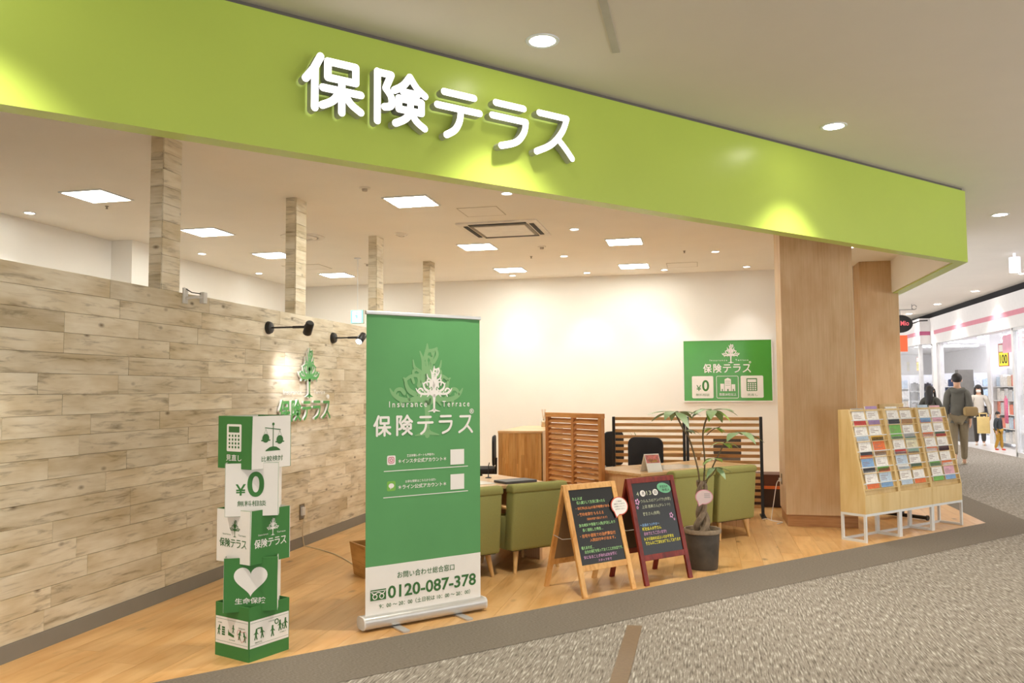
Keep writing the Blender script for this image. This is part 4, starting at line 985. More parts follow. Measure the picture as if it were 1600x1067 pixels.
# speech-bubble card clipped on the pine board
t = thing('speech_bubble_card', 'white speech-bubble card with red rim on the pine chalkboard', 'card', t1.location, FR)
REDR = mat('card_red', 'c9553f', .6)
def bub(cx, cz, rx, rz): 
    p = disc(cx, cz, rx, 28, rz); return p
f = MB()
def bubble(t, P, cx, cv, rx, rv, m1, m2, o):
    for sc, m, oo, nm in ((1.0, m1, o, 'card'), (.90, m2, o + .0012, 'print_face')):
        pts = [(cx + rx*sc*math.cos(a), cv + rv*sc*math.sin(a)) for a in [2*math.pi*k/28 for k in range(28)]]
        pts = pts[:18] + [(cx - rx*.62*sc, cv - rv*1.28*sc)] + pts[20:]
        f = MB(); n = len(pts); f.add([P(a, b, oo) for a, b in pts] + [P(a, b, oo - .003) for a, b in pts], [tuple(range(n)), tuple(range(2*n-1, n-1, -1))] + [(i, (i+1) % n, (i+1) % n + n, i+n) for i in range(n)]); f.build(nm, m, t)
bubble(t, P, .515, .635, .088, .072, REDR, PWHITE, .0165)
for i, s in enumerate(('ご相談', '保険のこと何でも', 'お気軽にスタッフへ', 'お声かけください')):
    g_ = MB(); text_into(g_, s, 0, 1, 0, 1, 0, 0, .005); f = MB(); ww = (.03, .055, .055, .05)[i]; vv = .665 - i*.02
    f.add([P(.515 - ww + v[0]*2*ww, vv + v[2]*.011, .0182) for v in g_.v], g_.f); f.build('lettering', INK, t)

# ================================================================ POTTED MONEY TREE
px, py = -.02, 7.33
t = thing('potted_money_tree', 'money tree with braided trunk in a dark ribbed pot', 'plant', (px, py, 0))
f = MB(); f.lathe([(.118, 0), (.125, .01), (.146, .305), (.140, .31), (.13, .305), (.126, .27), (0, .27)], 28); f.build('pot', mat('dark_wood_look_pot', '4c463f', .6, var=.3, scale=9), t, smooth=True)
f = MB(); f.lathe([(.146, .30), (.157, .305), (.160, .325), (.155, .34), (.142, .338), (.138, .305)], 28); f.build('rim', mat('taupe_rim', '94836c', .8, var=.2, scale=40), t, smooth=True)
f = MB(); f.lathe([(.128, .272), (.11, .295), (0, .30)], 20); f.build('soil', mat('pale_gravel', '8f8678', .95, var=.3, scale=60), t)
BARK = mat('grey_bark', '8b7a64', .85, var=.2, scale=30, bump=.3, bscale=60)
for k in range(3):
    pts = []
    for i in range(29):
        u = i/28; a = k*2.094 + u*7.2; r = .042*(1 - u*.45) + .008*math.sin(u*9); pts.append((r*math.cos(a), r*math.sin(a), .28 + u*.46))
    f = MB(); f.tube(pts, [.03 - .012*i/28 for i in range(29)], 8); f.build('braided_stem', BARK, t, smooth=True)
LEAF = mat('money_tree_leaf', '7f9a6c', .45, var=.18, scale=12); LEAFY = mat('young_leaf', '8fb54a', .45, var=.15, scale=12); TWIG = mat('twig', '6c5b3e', .7)
def leaflet(par, base, d, L, wd, droop, m):
    d = Vector(d).normalized(); sd = d.cross(Vector((0, 0, 1))).normalized(); f = MB(); n = 8; row = []
    for i in range(n+1):
        u = i/n; p = Vector(base) + d*L*u + Vector((0, 0, -droop*L*u*u)); ww = wd*math.sin(math.pi*min(1, u**.85*.97 + .03))**.9 * (.25 + .75*min(1, u*2.2)) if 0 < i < n else .002
        row.append((p + sd*ww + Vector((0, 0, .12*ww)), p, p - sd*ww + Vector((0, 0, .12*ww))))
    vs = [v for r_ in row for v in r_]; fs = []
    for i in range(n):
        for j in range(2): a = i*3+j; fs.append((a, a+1, a+4, a+3))
    f.add(vs, fs); f.add([v + Vector((0, 0, -.0012)) for v in vs], [q[::-1] for q in fs]); return f.build('leaf', m, par, smooth=True)
def branch(pts, r, leaves, m, Lf, wd, heads):
    f = MB(); f.tube(smooth_line(pts), r, 6); b = f.build('branch', TWIG, t, smooth=True)
    for (hp, n, a0, spread, el, sc, mm) in heads:
        for k in range(n):
            a = R(a0 + spread*(k/(n-1) - .5)) if n > 1 else R(a0)
            leaflet(b, hp, (math.cos(a), math.sin(a), el + .15*math.sin(k*2.1)), Lf*sc*(1 - .12*abs(k - (n-1)/2)/(n/2)), wd*sc, .42 + .2*math.sin(k*1.7), mm)
tx = Vector((math.cos(YAW), math.sin(YAW), 0))       # a sideways direction, used to spread the crown
def V(a, d, z): p = tx*a + Vector((-math.sin(YAW), math.cos(YAW), 0))*d; return (p.x, p.y, z)
branch([V(-.015, 0, .72), V(-.03, 0, .85), V(-.09, .02, 1.09), V(-.15, .0, 1.19), V(-.22, -.02, 1.33)], [.008]*21, 0, LEAF, .25, .046,
       [(V(-.22, -.02, 1.33), 7, 200, 300, .15, 1.0, LEAF), (V(-.13, 0, 1.17), 3, 10, 110, .25, .55, LEAF)])
branch([V(.02, 0, .72), V(.035, .01, .92), V(.025, .02, 1.12), V(.05, 0, 1.26), V(.10, -.02, 1.345)], [.008]*21, 0, LEAF, .24, .048,
       [(V(.10, -.02, 1.345), 7, -40, 320, .2, 1.0, LEAF), (V(.10, -.02, 1.342), 2, -60, 80, -.1, .75, LEAFY)])
branch([V(.04, 0, .72), V(.10, 0, .86), V(.16, -.01, .98), V(.22, -.02, 1.09), V(.33, 0, 1.15)], [.006]*21, 0, LEAF, .23, .046,
       [(V(.33, 0, 1.15), 4, -20, 200, .1, 1.0, LEAF), (V(.20, -.01, 1.06), 5, 60, 260, .15, .62, LEAFY), (V(.12, 0, .93), 4, 180, 240, .1, .6, LEAFY)])
branch([V(.06, .03, 1.13), V(.12, .03, 1.18), V(.18, .03, 1.2)], [.004]*11, 0, LEAFY, .14, .03, [(V(.12, .03, 1.19), 4, 90, 240, .1, .9, LEAFY)])
branch([V(.03, -.01, .74), V(.09, -.03, .80), V(.12, -.04, .86)], [.005]*11, 0, LEAF, .15, .03, [(V(.12, -.04, .86), 5, -60, 260, -.1, 1.0, LEAF)])
t = thing('pink_plant_tag', 'pink speech-bubble tag hanging on the money tree trunk', 'tag', (px + .02, py - .085, .55), YAW)
PK = mat('tag_pink', 'e39aa8', .6)
def PT_(x, v, o=0): return Vector((x, -o, v))
bubble(t, PT_, 0, .065, .075, .062, PK, mat('tag_pale', 'e8d2cf', .6), .004)
for i in range(3): plate(t, rect(.0, .05, .06 + i*.014, .064 + i*.014), GREY, -.0062, 'printed_line')

# ================================================================ PLANTER BOX, CABLES
t = thing('planter_box', 'tapered wooden planter box half hidden behind the roll-up banner', 'planter', FP(3.0, -6.40), FR)
OAKP = wood('oak_planter', 'dcae6c', 'd0a05e', 'ab7c40', 'X', 12, 2.5, rough=.45, rnd=.05)
def frus(f, a, b, z0, z1, mi=0): f.add([(-a,-a,z0),(a,-a,z0),(a,a,z0),(-a,a,z0),(-b,-b,z1),(b,-b,z1),(b,b,z1),(-b,b,z1)], ((0,1,5,4),(1,2,6,5),(2,3,7,6),(3,0,4,7)), mi)
for k in range(4):
    f = MB(); a, b, th = .125, .155, .012
    f.add([(-a, -a, 0), (a, -a, 0), (b, -b, .27), (-b, -b, .27), (-a+th, -a+th, 0), (a-th, -a+th, 0), (b-th, -b+th, .27), (-b+th, -b+th, .27)], ((0,1,2,3),(7,6,5,4),(0,3,7,4),(1,5,6,2),(3,2,6,7),(0,4,5,1)))
    o = f.build('side_board', OAKP, t); o.rotation_euler = (0, 0, k*math.pi/2)
f = MB(); f.box(-.135, .135, -.135, .135, .20, .215); f.build('bark_fill', mat('bark_chips', '7c6140', .95, var=.4, scale=50), t)
f = MB(); f.tube(smooth_line([(.66, 10.12, .012), (.72, 10.20, .006), (.78, 10.05, .006), (.87, 9.98, .006), (.80, 9.85, .006)]), .006, 6); tag(f.build('white_cable', PWHITE), 'white cable on the floor by the divider foot', 'cable')
t = thing('column_socket', 'wall socket with white plug on side of the veneer column', 'socket', (.888, 10.15, .42))
f = MB(); f.box(-.006, 0, -.035, .035, 0, .12); f.build('plate', mat('bronze_plate', '7a6a52', .5), t); f = MB(); f.box(-.035, -.006, -.012, .012, .03, .07); f.build('plug', PWHITE, t)
f = MB(); f.tube(smooth_line([(-.03, 0, .05), (-.06, 0, .0), (-.10, -.02, -.22), (-.13, -.05, -.40), (-.10, -.1, -.412)]), .005, 6); f.build('cord', PWHITE, t)

# ================================================================ BROCHURE RACKS
ANG = math.atan2(.17, .85)
RLAB = ['left', 'middle', 'right']
BCOL = {'white': 'ebe8e2', 'red': 'c23b32', 'orange': 'e2702c', 'purple': 'a98bb8', 'yellow': 'eab63c', 'blue': '7fa6cf', 'pale blue': 'b9cbdc', 'grey': '9b9b9a', 'green': '6fb04a', 'brown': 'a2764a', 'black': '2e2d30', 'pink': 'dba8b6', 'teal': '86a596', 'dark green': '3f5a3f', 'cream': 'ddd7b8', 'maroon': '4e2a2c'}
# rack, row from top, column: (top band, middle, bottom band)
BRO = {(0,0,0): ('grey','white','red'), (0,0,1): ('purple','white','purple'), (0,1,0): ('cream','white','pale blue'), (0,1,1): ('yellow','white','yellow'), (0,2,0): ('white','white','black'), (0,2,1): ('black','orange','brown'),
 (0,3,0): ('orange','blue','black'), (0,3,1): ('white','white','green'), (0,4,0): ('white','white','orange'), (0,4,1): ('red','pale blue','blue'),
 (1,0,0): ('white','white','black'), (1,0,1): ('brown','white','brown'), (1,1,0): ('grey','green','green'), (1,1,1): ('brown','white','grey'), (1,2,0): ('grey','white','red'), (1,2,1): ('teal','cream','teal'), (1,3,0): ('grey','pale blue','white'),
 (1,3,1): ('brown','white','dark green'), (1,4,0): ('pale blue','white','pale blue'), (1,4,1): ('yellow','white','orange'),
 (2,0,0): ('pale blue','white','blue'), (2,0,1): ('pink','white','pink'), (2,1,0): ('red','white','orange'), (2,1,1): ('white','white','dark green'), (2,2,0): ('white','white','orange'), (2,2,1): ('red','white','maroon'), (2,3,0): ('white','white','green'), (2,3,1): ('maroon','white','orange'),
 (2,4,0): ('grey','white','green'), (2,4,1): ('white','pink','blue')}
ROWN = ['top', 'second', 'third', 'fourth', 'bottom']
R0 = FP(0, 0); RS = (1.553*FD.x + 8.807*FD.y); RC = (1.553*FN.x + 8.807*FN.y)
RW = .617
for k in range(3):
    t = thing('brochure_rack', ['brochure rack at the left end of the row, side panel showing', 'middle brochure rack of the row of three', 'brochure rack at the right end of the row'][k], 'rack', FP(RS + k*(RW + .004), RC), FR, 'light wood brochure racks')
    side = [(0, .28), (0, .465), (.155, 1.31), (.275, 1.31), (.275, .28)]
    for xa in (0, RW - .018):
        f = MB(); f.prism(side, xa, xa + .018, 'x'); f.build('side_panel', RACKWOOD, t, bevel=.002)
    f = MB(); f.box(.018, RW - .018, .257, .275, .28, 1.31); f.build('back_panel', RACKWOOD, t)
    f = MB(); f.box(.018, RW - .018, 0, .018, .28, .465); f.build('front_panel', RACKWOOD, t, bevel=.002)
    f = MB(); f.box(.018, RW - .018, .018, .257, .28, .298); f.build('bottom_panel', RACKWOOD, t)
    f = MB(); f.box(.018, RW - .018, .165, .257, 1.292, 1.31); f.build('top_panel', RACKWOOD, t)
    f = MB(); f.prism([(.016, .40), (.185, 1.30), (.197, 1.30), (.030, .40)], .018, RW - .018, 'x'); f.build('sloping_backboard', RACKWOOD, t)
    for sx in (.012, RW - .012):       # white tube frame
        for yy in (.012, .263): f = MB(); f.box(sx - .012, sx + .012, yy - .012, yy + .012, 0, .28); f.build('frame_leg', WMETAL, t)
        f = MB(); f.box(sx - .012, sx + .012, .024, .251, 0, .024); f.build('floor_rail', WMETAL, t); f = MB(); f.box(sx - .012, sx + .012, .024, .251, .256, .28); f.build('upper_rail', WMETAL, t)
    for yy, z0 in ((.012, .256), (.263, .256), (.263, 0)):
        f = MB(); f.box(.024, RW - .024, yy - .012, yy + .012, z0, z0 + .024); f.build('cross_rail', WMETAL, t)
    u = Vector((0, math.sin(ANG), math.cos(ANG))); nrm = Vector((0, -math.cos(ANG), math.sin(ANG))); org = Vector((0, .035, .50))
    for row in range(5):
        v0 = .655 - row*.160          # height of the holder along the slope
        base_ = org + u*v0 + nrm*.001
        f = MB(); f.box(.02, RW - .02, -.002, .030, -.003, .003, mtx=Matrix.Translation(base_ - Vector((0, .030, 0)))); f.build('ledge', RACKWOOD, t)
        f = MB(); a = base_ + nrm*.028 + u*.055; f.tube([(.02, a.y, a.z), (RW - .02, a.y, a.z)], .0055, 6); f.build('retaining_bar', WMETAL, t)
        for colm in range(2):
            c = BRO[(k, row, colm)]; bw = .21; bh = .175 + .01*((row*3 + colm*2 + k) % 3); xa = .085 + colm*.25 - (.01 if row % 2 else 0)
            lab = '%s and %s brochure, %s row %s column of the %s rack' % (c[0], c[2], ROWN[row], ('left', 'right')[colm], RLAB[k])
            p = FP(RS + k*(RW + .004), RC); q = Matrix.Rotation(FR, 4, 'Z')
            loc = p + (q @ (Vector((xa, 0, 0)) + base_ + nrm*.006 + u*.004))
            b = thing('brochure', lab, 'brochure', loc, 0, 'brochures in the racks'); b.rotation_euler = (-ANG, 0, FR)
            f = MB(); f.box(0, bw, -.010, 0, 0, bh); f.build('pages', PWHITE, b, bevel=.001, seg=1)
            for nm, za, zb, cc in (('top_band', .80, 1, c[0]), ('middle_band', .26, .80, c[1]), ('bottom_band', 0, .26, c[2])):
                plate(b, rect(.001, bw - .001, za*bh + .0005, zb*bh - .0005), mat('cover_' + cc.replace(' ', '_'), BCOL[cc], .5, var=.12, scale=45), -.0108, nm)
            f = MB(); rr = random.Random(k*50 + row*7 + colm)
            for i in range(3):
                zz = bh*(.40 + .09*i); wd_ = rr.uniform(.3, .8)*bw; f.add([(p_[0], -.0114, p_[1]) for p_ in rect(.02, .02 + wd_*.85, zz, zz + .005)], [(0,1,2,3)])
            f.build('printed_lines', mat('print_line_grey', '8b6f68', .6), b)
# stand behind the racks
t = thing('notice_stand', 'light wood notice stand with black foot behind the racks', 'stand', FP(8.98, -5.5), FR)
f = MB(); f.box(0, .5, 0, .03, .2, 1.345); f.build('board', RACKWOOD, t, bevel=.003); f = MB(); f.box(.05, .45, .03, .16, .06, .30); f.build('ballast_box', mat('yellow_oak', 'd0a458', .5), t, bevel=.003)
f = MB(); f.tube([(.42, -.28, .03), (.42, .05, .03), (.42, .32, .03)], .022, 10); f.build('foot_bar', BLACK, t, smooth=True); f = MB(); f.tube([(.42, -.28, .03), (.42, -.30, .03)], .03, 10); f.build('foot_cap', BLACK, t); f = MB(); f.box(.40, .44, .0, .04, .03, .2); f.build('post', BLACK, t)

# ================================================================ PEOPLE
def skin(name, joints, edges, root, m, parent=None, sub=2):
    """joints: {key: (co, rx, ry)}; grown with Skin + Subdivision and baked to a mesh"""
    keys = list(joints); me = bpy.data.meshes.new(name); me.from_pydata([joints[k][0] for k in keys], [(keys.index(a), keys.index(b)) for a, b in edges], [])
    o = bpy.data.objects.new(name, me); COL.objects.link(o)
    o.modifiers.new('s', 'SKIN'); sm = o.modifiers.new('d', 'SUBSURF'); sm.levels = sub; sm.render_levels = sub
    for i, k in enumerate(keys):
        sv = me.skin_vertices[0].data[i]; sv.radius = (joints[k][1], joints[k][2]); sv.use_root = (k == root)
    dg = bpy.context.evaluated_depsgraph_get(); dg.update(); me2 = bpy.data.meshes.new_from_object(o.evaluated_get(dg))
    o.modifiers.clear(); o.data = me2; me2.materials.clear(); me2.materials.append(m)
    for p in me2.polygons: p.use_smooth = True
    if parent: o.parent = parent
    return o
SKIN = mat('skin', 'd9a98a', .55, var=.05); HAIR = mat('dark_hair', '26211f', .6, var=.15, scale=30)
def person(lab, loc, rz, H, top, trouser, shoe, stride=0.0, hair='short', skirt=False, mask=False, arms=((.06, -.02), (.06, .02)), hood=False, group=None):
    k = H / 1.75
    J = {}
    def j(n, x, y, z, rx, ry=None): J[n] = (Vector((x, y, z))*k, rx*k, (ry or rx)*k)
    j('pelvis', 0, 0, .95, .125, .10); j('waist', 0, 0, 1.10, .115, .085); j('chest', 0, 0, 1.30, .135, .095); j('collar', 0, 0, 1.44, .075, .06); j('neck', 0, -.005, 1.51, .05); j('jaw', 0, -.02, 1.575, .064, .07); j('skull', 0, -.008, 1.655, .078, .09); j('crown', 0, .0, 1.72, .05, .055)
    j('nose', 0, -.112, 1.612, .012)
    E = [('pelvis','waist'),('waist','chest'),('chest','collar'),('collar','neck'),('neck','jaw'),('jaw','skull'),('skull','crown'),('jaw','nose')]
    for s, (ax, ay), st in ((-1, arms[0], stride), (1, arms[1], -stride)):
        n = 'LR'[s > 0]
        j('sh'+n, s*.165, 0, 1.40, .058); j('el'+n, s*(.20+ax), ay*.6 + .02, 1.13, .042); j('wr'+n, s*(.20+ax*1.2), ay*1.6 - .03, .89, .028); j('palm'+n, s*(.20+ax*1.2), ay*1.6 - .045, .82, .03, .018)
        E += [('collar','sh'+n),('sh'+n,'el'+n),('el'+n,'wr'+n),('wr'+n,'palm'+n)]
        for q, (fx, ln) in enumerate(((-.024, .07), (-.008, .08), (.008, .077), (.022, .06))):
            j('f%d%s' % (q, n), s*(.20+ax*1.2) + fx*.3, ay*1.6 - .05 + fx, .80 - ln*.55, .009); j('g%d%s' % (q, n), s*(.20+ax*1.2) - s*.012 + fx*.3, ay*1.6 - .052 + fx, .80 - ln, .008); E += [('palm'+n, 'f%d%s' % (q, n)), ('f%d%s' % (q, n), 'g%d%s' % (q, n))]
        j('th'+n, s*(.20+ax*1.2) - s*.015, ay*1.6 - .085, .83, .010); j('ti'+n, s*(.20+ax*1.2) - s*.02, ay*1.6 - .10, .79, .009); E += [('palm'+n, 'th'+n), ('th'+n, 'ti'+n)]
        fwd = st; back = st > 0     # foot behind when positive
        j('hip'+n, s*.085, 0, .90, .088); j('kn'+n, s*.09, fwd*.35 - (.06 if back else .02), .50, .056); j('an'+n, s*.09, fwd + .02, .10 + (.10 if st > .1 else 0), .036); j('heel'+n, s*.09, fwd + .03, .045 + (.09 if st > .1 else 0), .032); j('toe'+n, s*.10, fwd - .15, .03 + (.0 if st > .1 else 0), .03, .022)
        E += [('pelvis','hip'+n),('hip'+n,'kn'+n),('kn'+n,'an'+n),('an'+n,'heel'+n),('heel'+n,'toe'+n)]
    body = skin('person', J, E, 'pelvis', SKIN); body.location = loc; body.rotation_euler = (0, 0, rz); tag(body, lab, 'person', group)
    def sub(keys, grow, m, nm, extra=()):
        q = {a: (J[a][0], J[a][1] + grow*k, J[a][2] + grow*k) for a in keys}; e = [x for x in E if x[0] in q and x[1] in q]
        for (n2, co, r, link) in extra: q[n2] = (Vector(co)*k, r*k, r*k); e.append((link, n2))
        return skin(nm, q, e, list(keys)[0], m, body)
    sub(['pelvis','hipL','hipR','knL','knR','anL','anR'], .022, trouser, 'trousers')
    ex = [('hem', (0, 0, .86), .135, 'pelvis')]
    sub(['pelvis','waist','chest','collar','shL','shR','elL','elR','wrL','wrR'], .022, top, 'top', ex)
    for n in 'LR': sub(['heel'+n, 'toe'+n], .022, shoe, 'shoe')
    f = MB(); hz = 1.665
    f.ball((0, .012*k, (hz + .015)*k), (.094*k, .106*k, .098*k), 16)
    vs = []
    hair_o = None
    cap = MB()
    for q in f.f:
        c = sum((Vector(f.v[i]) for i in q), Vector())/4
        if c.z > (1.655 if c.y < -.045*k else 1.575)*k or c.y > .03*k: cap.add([f.v[i] for i in q], [(0,1,2,3)])
    cap.build('hair', HAIR, body, smooth=True)
    if hair == 'long':
        f = MB(); f.tube(smooth_line([(0, .05*k, 1.70*k), (0, .085*k, 1.58*k), (0, .09*k, 1.45*k), (0, .08*k, 1.30*k)], 3), [.06*k, .075*k, .085*k, .09*k, .09*k, .09*k, .085*k, .08*k, .07*k, .04*k], 12); f.build('long_hair', HAIR, body, smooth=True)
        for s in (-1, 1):
            f = MB(); f.tube(smooth_line([(s*.075*k, -.02*k, 1.69*k), (s*.095*k, -.03*k, 1.58*k), (s*.10*k, -.035*k, 1.42*k), (s*.09*k, -.06*k, 1.30*k)], 3), [.03*k]*7 + [.028*k, .022*k, .01*k], 8); f.build('hair_strand', HAIR, body, smooth=True)
    for s in (-1, 1):
        f = MB(); f.ball((s*.03*k, -.083*k, 1.648*k), (.011*k, .008*k, .007*k), 8); f.build('eye', BLACK, body); f = MB(); f.ball((s*.083*k, .0, 1.63*k), (.012*k, .02*k, .03*k), 8); f.build('ear', SKIN, body, smooth=True)
    if mask:
        f = MB(); f.ball((0, -.055*k, 1.585*k), (.066*k, .062*k, .05*k), 14); f.build('face_mask', PWHITE, body, smooth=True)
    else:
        f = MB(); f.ball((0, -.088*k, 1.575*k), (.022*k, .006*k, .005*k), 8); f.build('mouth', mat('lip', 'b5746a', .5), body)
    if hood:
        f = MB(); f.tube(smooth_line([(-.10*k, -.02*k, 1.47*k), (-.10*k, .07*k, 1.46*k), (0, .13*k, 1.43*k), (.10*k, .07*k, 1.46*k), (.10*k, -.02*k, 1.47*k)], 3), [.03*k]*3 + [.045*k]*7 + [.03*k]*3, 10); f.build('hood', top, body, smooth=True)
    return body, k
GREYHOOD = mat('grey_hoodie', '66645d', .9, var=.08, bump=.2); KHAKI = mat('khaki_trousers', '8d7f66', .9, var=.06); TANSHOE = mat('beige_shoe', 'ddd3bd', .7)
CREAM = mat('cream_blouse', 'ded8cc', .85); CHAR = mat('charcoal_trousers', '423e3b', .9); WSHOE = mat('white_shoe', 'dddad4', .7)
NAVY = mat('dark_jumper', '3f4448', .9); MUST = mat('mustard_trousers', 'b98d35', .9); REDSHOE = mat('red_shoe', 'c8452f', .6); DCOAT = mat('dark_grey_coat', '4d4c47', .9)
man_o, kk = person('person in grey hoodie and khaki trousers walking away, beige bag on hip', (4.95, 18.0, 0), R(180 - 12), 1.80, GREYHOOD, KHAKI, TANSHOE, stride=-.20, hood=True, arms=((.0, .05), (.0, -.04)))
f = MB(); f.prism(flat_round(-.13, .13, .88, 1.06, .05), -.05, .05, 'y'); o = f.build('waist_bag', mat('tan_bag', '9c8152', .7), None, bevel=.02, smooth=True); tag(o, 'tan waist bag worn at the back of the walking person', 'bag'); o.location = (5.12, 17.79, .10); o.rotation_euler = (0, 0, R(14))
person('person in cream blouse and dark trousers wearing a white mask', (7.2, 24.3, 0), R(-16), 1.60, CREAM, CHAR, WSHOE, stride=.06, hair='long', mask=True)
person('small child in dark top, mustard trousers and red shoes', (7.08, 22.5, .0), R(40), .94, NAVY, MUST, REDSHOE, stride=.10)
person('dark-haired person in dark grey coat behind the brochure racks', (5.0, 20.2, 0), R(150), 1.57, DCOAT, CHAR, WSHOE, stride=.05, hair='long')

# ================================================================ FAR SHOP CONTENTS, SIGNS IN THE CORRIDOR
t = thing('frying_pan_sign', 'black frying-pan-shaped sign hanging in the far corridor', 'sign', (5.26, 24.0, 3.27), 0)
f = MB(); f.prism(disc(0, 0, .31, 28, .24), -.03, .03, 'y'); f.build('pan', BLACK, t, bevel=.008); f = MB(); f.bar((.29, 0, .0), (.50, 0, .07), .035, .03); f.bar((.49, 0, .07), (.68, 0, .075), .04, .03); f.build('handle', BLACK, t)
ptext(t, 'Mio', .0, .21, -.05, .08, mat('neon_pink', 'd86a72', .5, emit=.35, ecol='e0606a', var=0), -.032, .02); ptext(t, 'de', -.17, -.03, -.08, .05, mat('neon_blue', '5a86d8', .5, emit=.35, ecol='4a70e0', var=0), -.032, .02)
f = MB(); f.tube([(-.5, 0, .38), (.36, 0, .38)], .012, 6); f.tube([(p[0], 0, p[1]) for p in disc(.36, .44, .06, 14)], .01, 6); f.build('hanging_rail', GREY, t); f = MB(); f.tube([(0, 0, .24), (0, 0, .38)], .008, 6); f.tube([(-.3, 0, .38), (-.3, 0, MC - 3.27)], .008, 6); f.tube([(.3, 0, .38), (.3, 0, MC - 3.27)], .008, 6); f.build('hanger', GREY, t)
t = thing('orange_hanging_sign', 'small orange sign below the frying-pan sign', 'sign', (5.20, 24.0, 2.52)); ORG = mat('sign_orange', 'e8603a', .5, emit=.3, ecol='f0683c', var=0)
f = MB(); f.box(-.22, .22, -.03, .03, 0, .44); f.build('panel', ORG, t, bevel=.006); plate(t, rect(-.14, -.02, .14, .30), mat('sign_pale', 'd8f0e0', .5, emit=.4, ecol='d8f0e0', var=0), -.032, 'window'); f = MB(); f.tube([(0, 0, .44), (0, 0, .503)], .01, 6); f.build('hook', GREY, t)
SHELFW = mat('white_shelf', 'e6e6e8', .5)
PACK = {c: mat('pack_' + c, h, .35, var=.25, scale=18) for c, h in {'white': 'e2dfdc', 'pale_grey': 'cfcfd2', 'pale_blue': 'b6c8dc', 'pink': 'e2a4b4', 'navy': '33405e', 'black': '2e2a30', 'beige': 'd8c8b0', 'coral': 'e0826a', 'rose': 'd8688e'}.items()}
def shelf(loc, rz, W, D, levels, H, lab, packs, seed, dens=.2, hgt=.2):
    t = thing('shop_shelf', lab, 'shelf', loc, rz, 'shelves in the far shop')
    for x in (0, W - .04): f = MB(); f.box(x, x + .04, 0, D, 0, H); f.build('upright', SHELFW, t)
    f = MB(); f.box(.04, W - .04, D - .02, D, .05, H); f.build('back_panel', SHELFW, t)
    rr = random.Random(seed); q = Matrix.Rotation(rz, 4, 'Z')
    for i in range(levels):
        z = .12 + i*(H - .25)/levels; f = MB(); f.box(.04, W - .04, .02, D - .02, z - .02, z); f.build('shelf_board', SHELFW, t)
        x = .08; npk = 0
        while x < W - .2:
            ww = rr.uniform(.8, 1.2)*dens; c = rr.choice(packs); hh = rr.uniform(.8, 1.1)*min(hgt, (H - .25)/levels - .06)
            f = MB(); f.box(-ww/2 + .008, ww/2 - .008, -.09, .09, 0, hh); f.box(-ww*.18, ww*.18, -.012, .012, hh, hh + .03)
            o = f.build('goods_pack', PACK[c], None, bevel=.02, smooth=True); o.location = Vector(loc) + q @ Vector((x + ww/2, D*.42, z)); o.rotation_euler = (0, 0, rz)
            npk += 1; tag(o, '%s pack, %s from left, %s board up, %s' % (c.replace('_', ' '), ORD[npk-1], ('lowest', 'second', 'third', 'fourth', 'fifth', 'sixth')[i], lab.replace('white shelf ', 'shelf ')), 'pack', 'goods on far shop shelves'); x += ww
ORD = ['first', 'second', 'third', 'fourth', 'fifth', 'sixth', 'seventh', 'eighth', 'ninth', 'tenth', 'eleventh', 'twelfth', 'thirteenth']
W1 = ['white', 'pale_grey', 'pale_blue', 'white', 'beige']
shelf((7.6, 24.5, .004), R(-90), 2.0, .4, 5, 2.05, 'white shelf behind the child', W1 + W1 + ['coral'], 1, .28, .3)
shelf((7.55, 22.2, .004), R(-90), 2.0, .4, 4, 2.05, 'white shelf at the right picture edge', ['navy', 'pale_blue', 'white', 'navy'], 2, .3, .34)
shelf((7.3, 28.6, .004), R(-20), 1.9, .4, 6, 2.0, 'white shelf behind the walking person', ['navy', 'black', 'white', 'pale_grey', 'pale_blue'], 3, .22, .22)
shelf((6.75, 31.5, .004), R(-15), 2.0, .4, 5, 2.0, 'white shelf far behind the racks', W1, 4, .3, .28)
shelf((6.72, 29.9, .004), R(-15), .9, .35, 5, 1.9, 'dark goods shelf near dark-haired person', ['black', 'navy', 'rose', 'black'], 6, .2, .26)
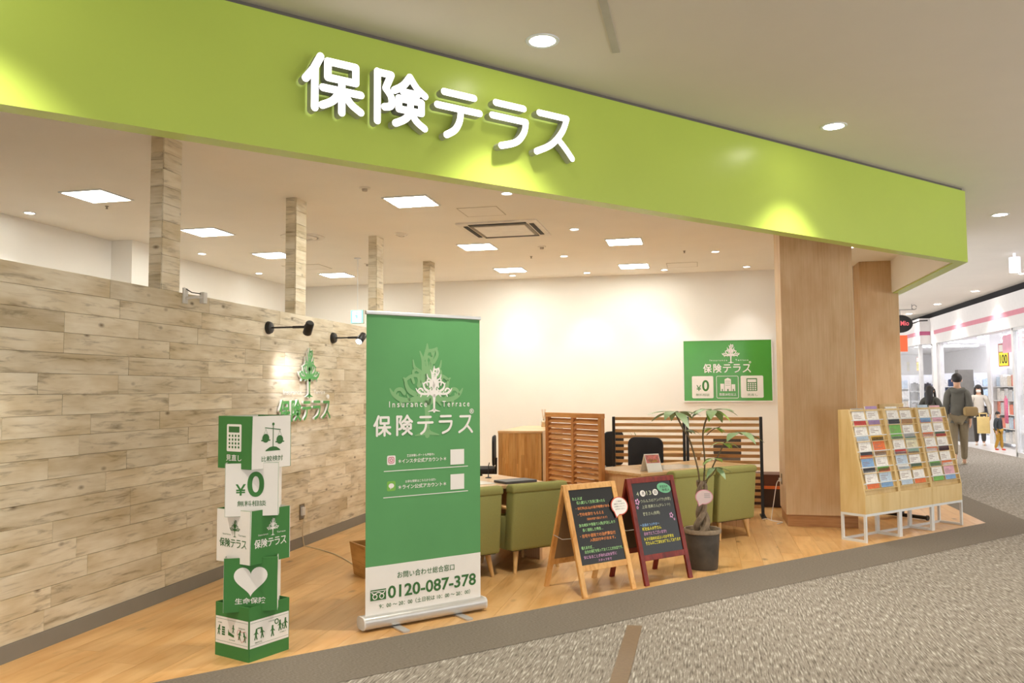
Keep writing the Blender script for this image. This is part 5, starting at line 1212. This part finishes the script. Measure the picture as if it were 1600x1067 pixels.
f = MB(); f.box(-.17, .17, -.02, .02, 0, .62); f.box(-.06, .06, -.008, .008, .62, .68); o = f.build('hanging_pink_bag', PACK['rose'], None, bevel=.015, smooth=True); o.location = (7.35, 22.75, .65); o.rotation_euler = (0, 0, R(80)); tag(o, 'large pink bag hanging on shelf right of the child', 'bag')
f = MB(); f.box(-.14, .14, -.06, .06, 0, .42); f.box(-.09, -.07, -.01, .01, .42, .5); f.box(.07, .09, -.01, .01, .42, .5); f.box(-.09, .09, -.01, .01, .5, .52); o = f.build('yellow_shopping_bag', mat('pale_yellow_bag', 'e8cf8a', .6), None, bevel=.01); o.location = (6.93, 23.1, .38); o.rotation_euler = (0, 0, R(-14)); tag(o, 'pale yellow shopping bag beside the child', 'bag')
f = MB(); f.box(-.2, .2, -.15, .15, 0, 2.05); o = f.build('grey_door_panel', mat('taupe_grey', '77736d', .6), None, bevel=.006); o.location = (7.35, 26.0, .004); tag(o, 'tall taupe grey panel behind the masked person', 'panel')
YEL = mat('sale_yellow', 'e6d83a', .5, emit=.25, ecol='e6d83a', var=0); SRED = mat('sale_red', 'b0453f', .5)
def price(loc, w_, lab):
    t = thing('sale_sign', lab, 'sign', loc, R(-72), 'yellow sale signs'); f = MB(); f.box(-w_/2, w_/2, -.006, .006, 0, w_*1.55); f.build('card', SRED, t)
    plate(t, rect(-w_/2 + .02, w_/2 - .02, .02, w_*.95), YEL, -.0075, 'yellow_field'); plate(t, rect(-w_/2 + .02, w_/2 - .02, w_*1.0, w_*1.48), PWHITE, -.0075, 'white_field'); ptext(t, '100', -w_*.36, w_*.36, w_*.2, w_*.8, INK, -.009, .02)
    f = MB(); f.tube([(0, 0, w_*1.55), (0, 0, 3.2 - loc[2])], .004, 5); f.build('string', GREY, t)
price((7.2, 22.3, 2.05), .36, 'large yellow and red sale sign above the child'); price((6.95, 29.3, 2.1), .3, 'narrow sale sign right of the two far ones'); price((6.95, 32.3, 2.15), .3, 'narrow sale sign left of the two far ones')
f = MB(); f.box(-.01, .01, -.5, .5, 0, .42); o = f.build('pink_window_poster', mat('poster_pink', 'e6a9bf', .5), None); o.location = (7.0, 21.2, 2.35); tag(o, 'pale pink poster high in the far shop window', 'poster')
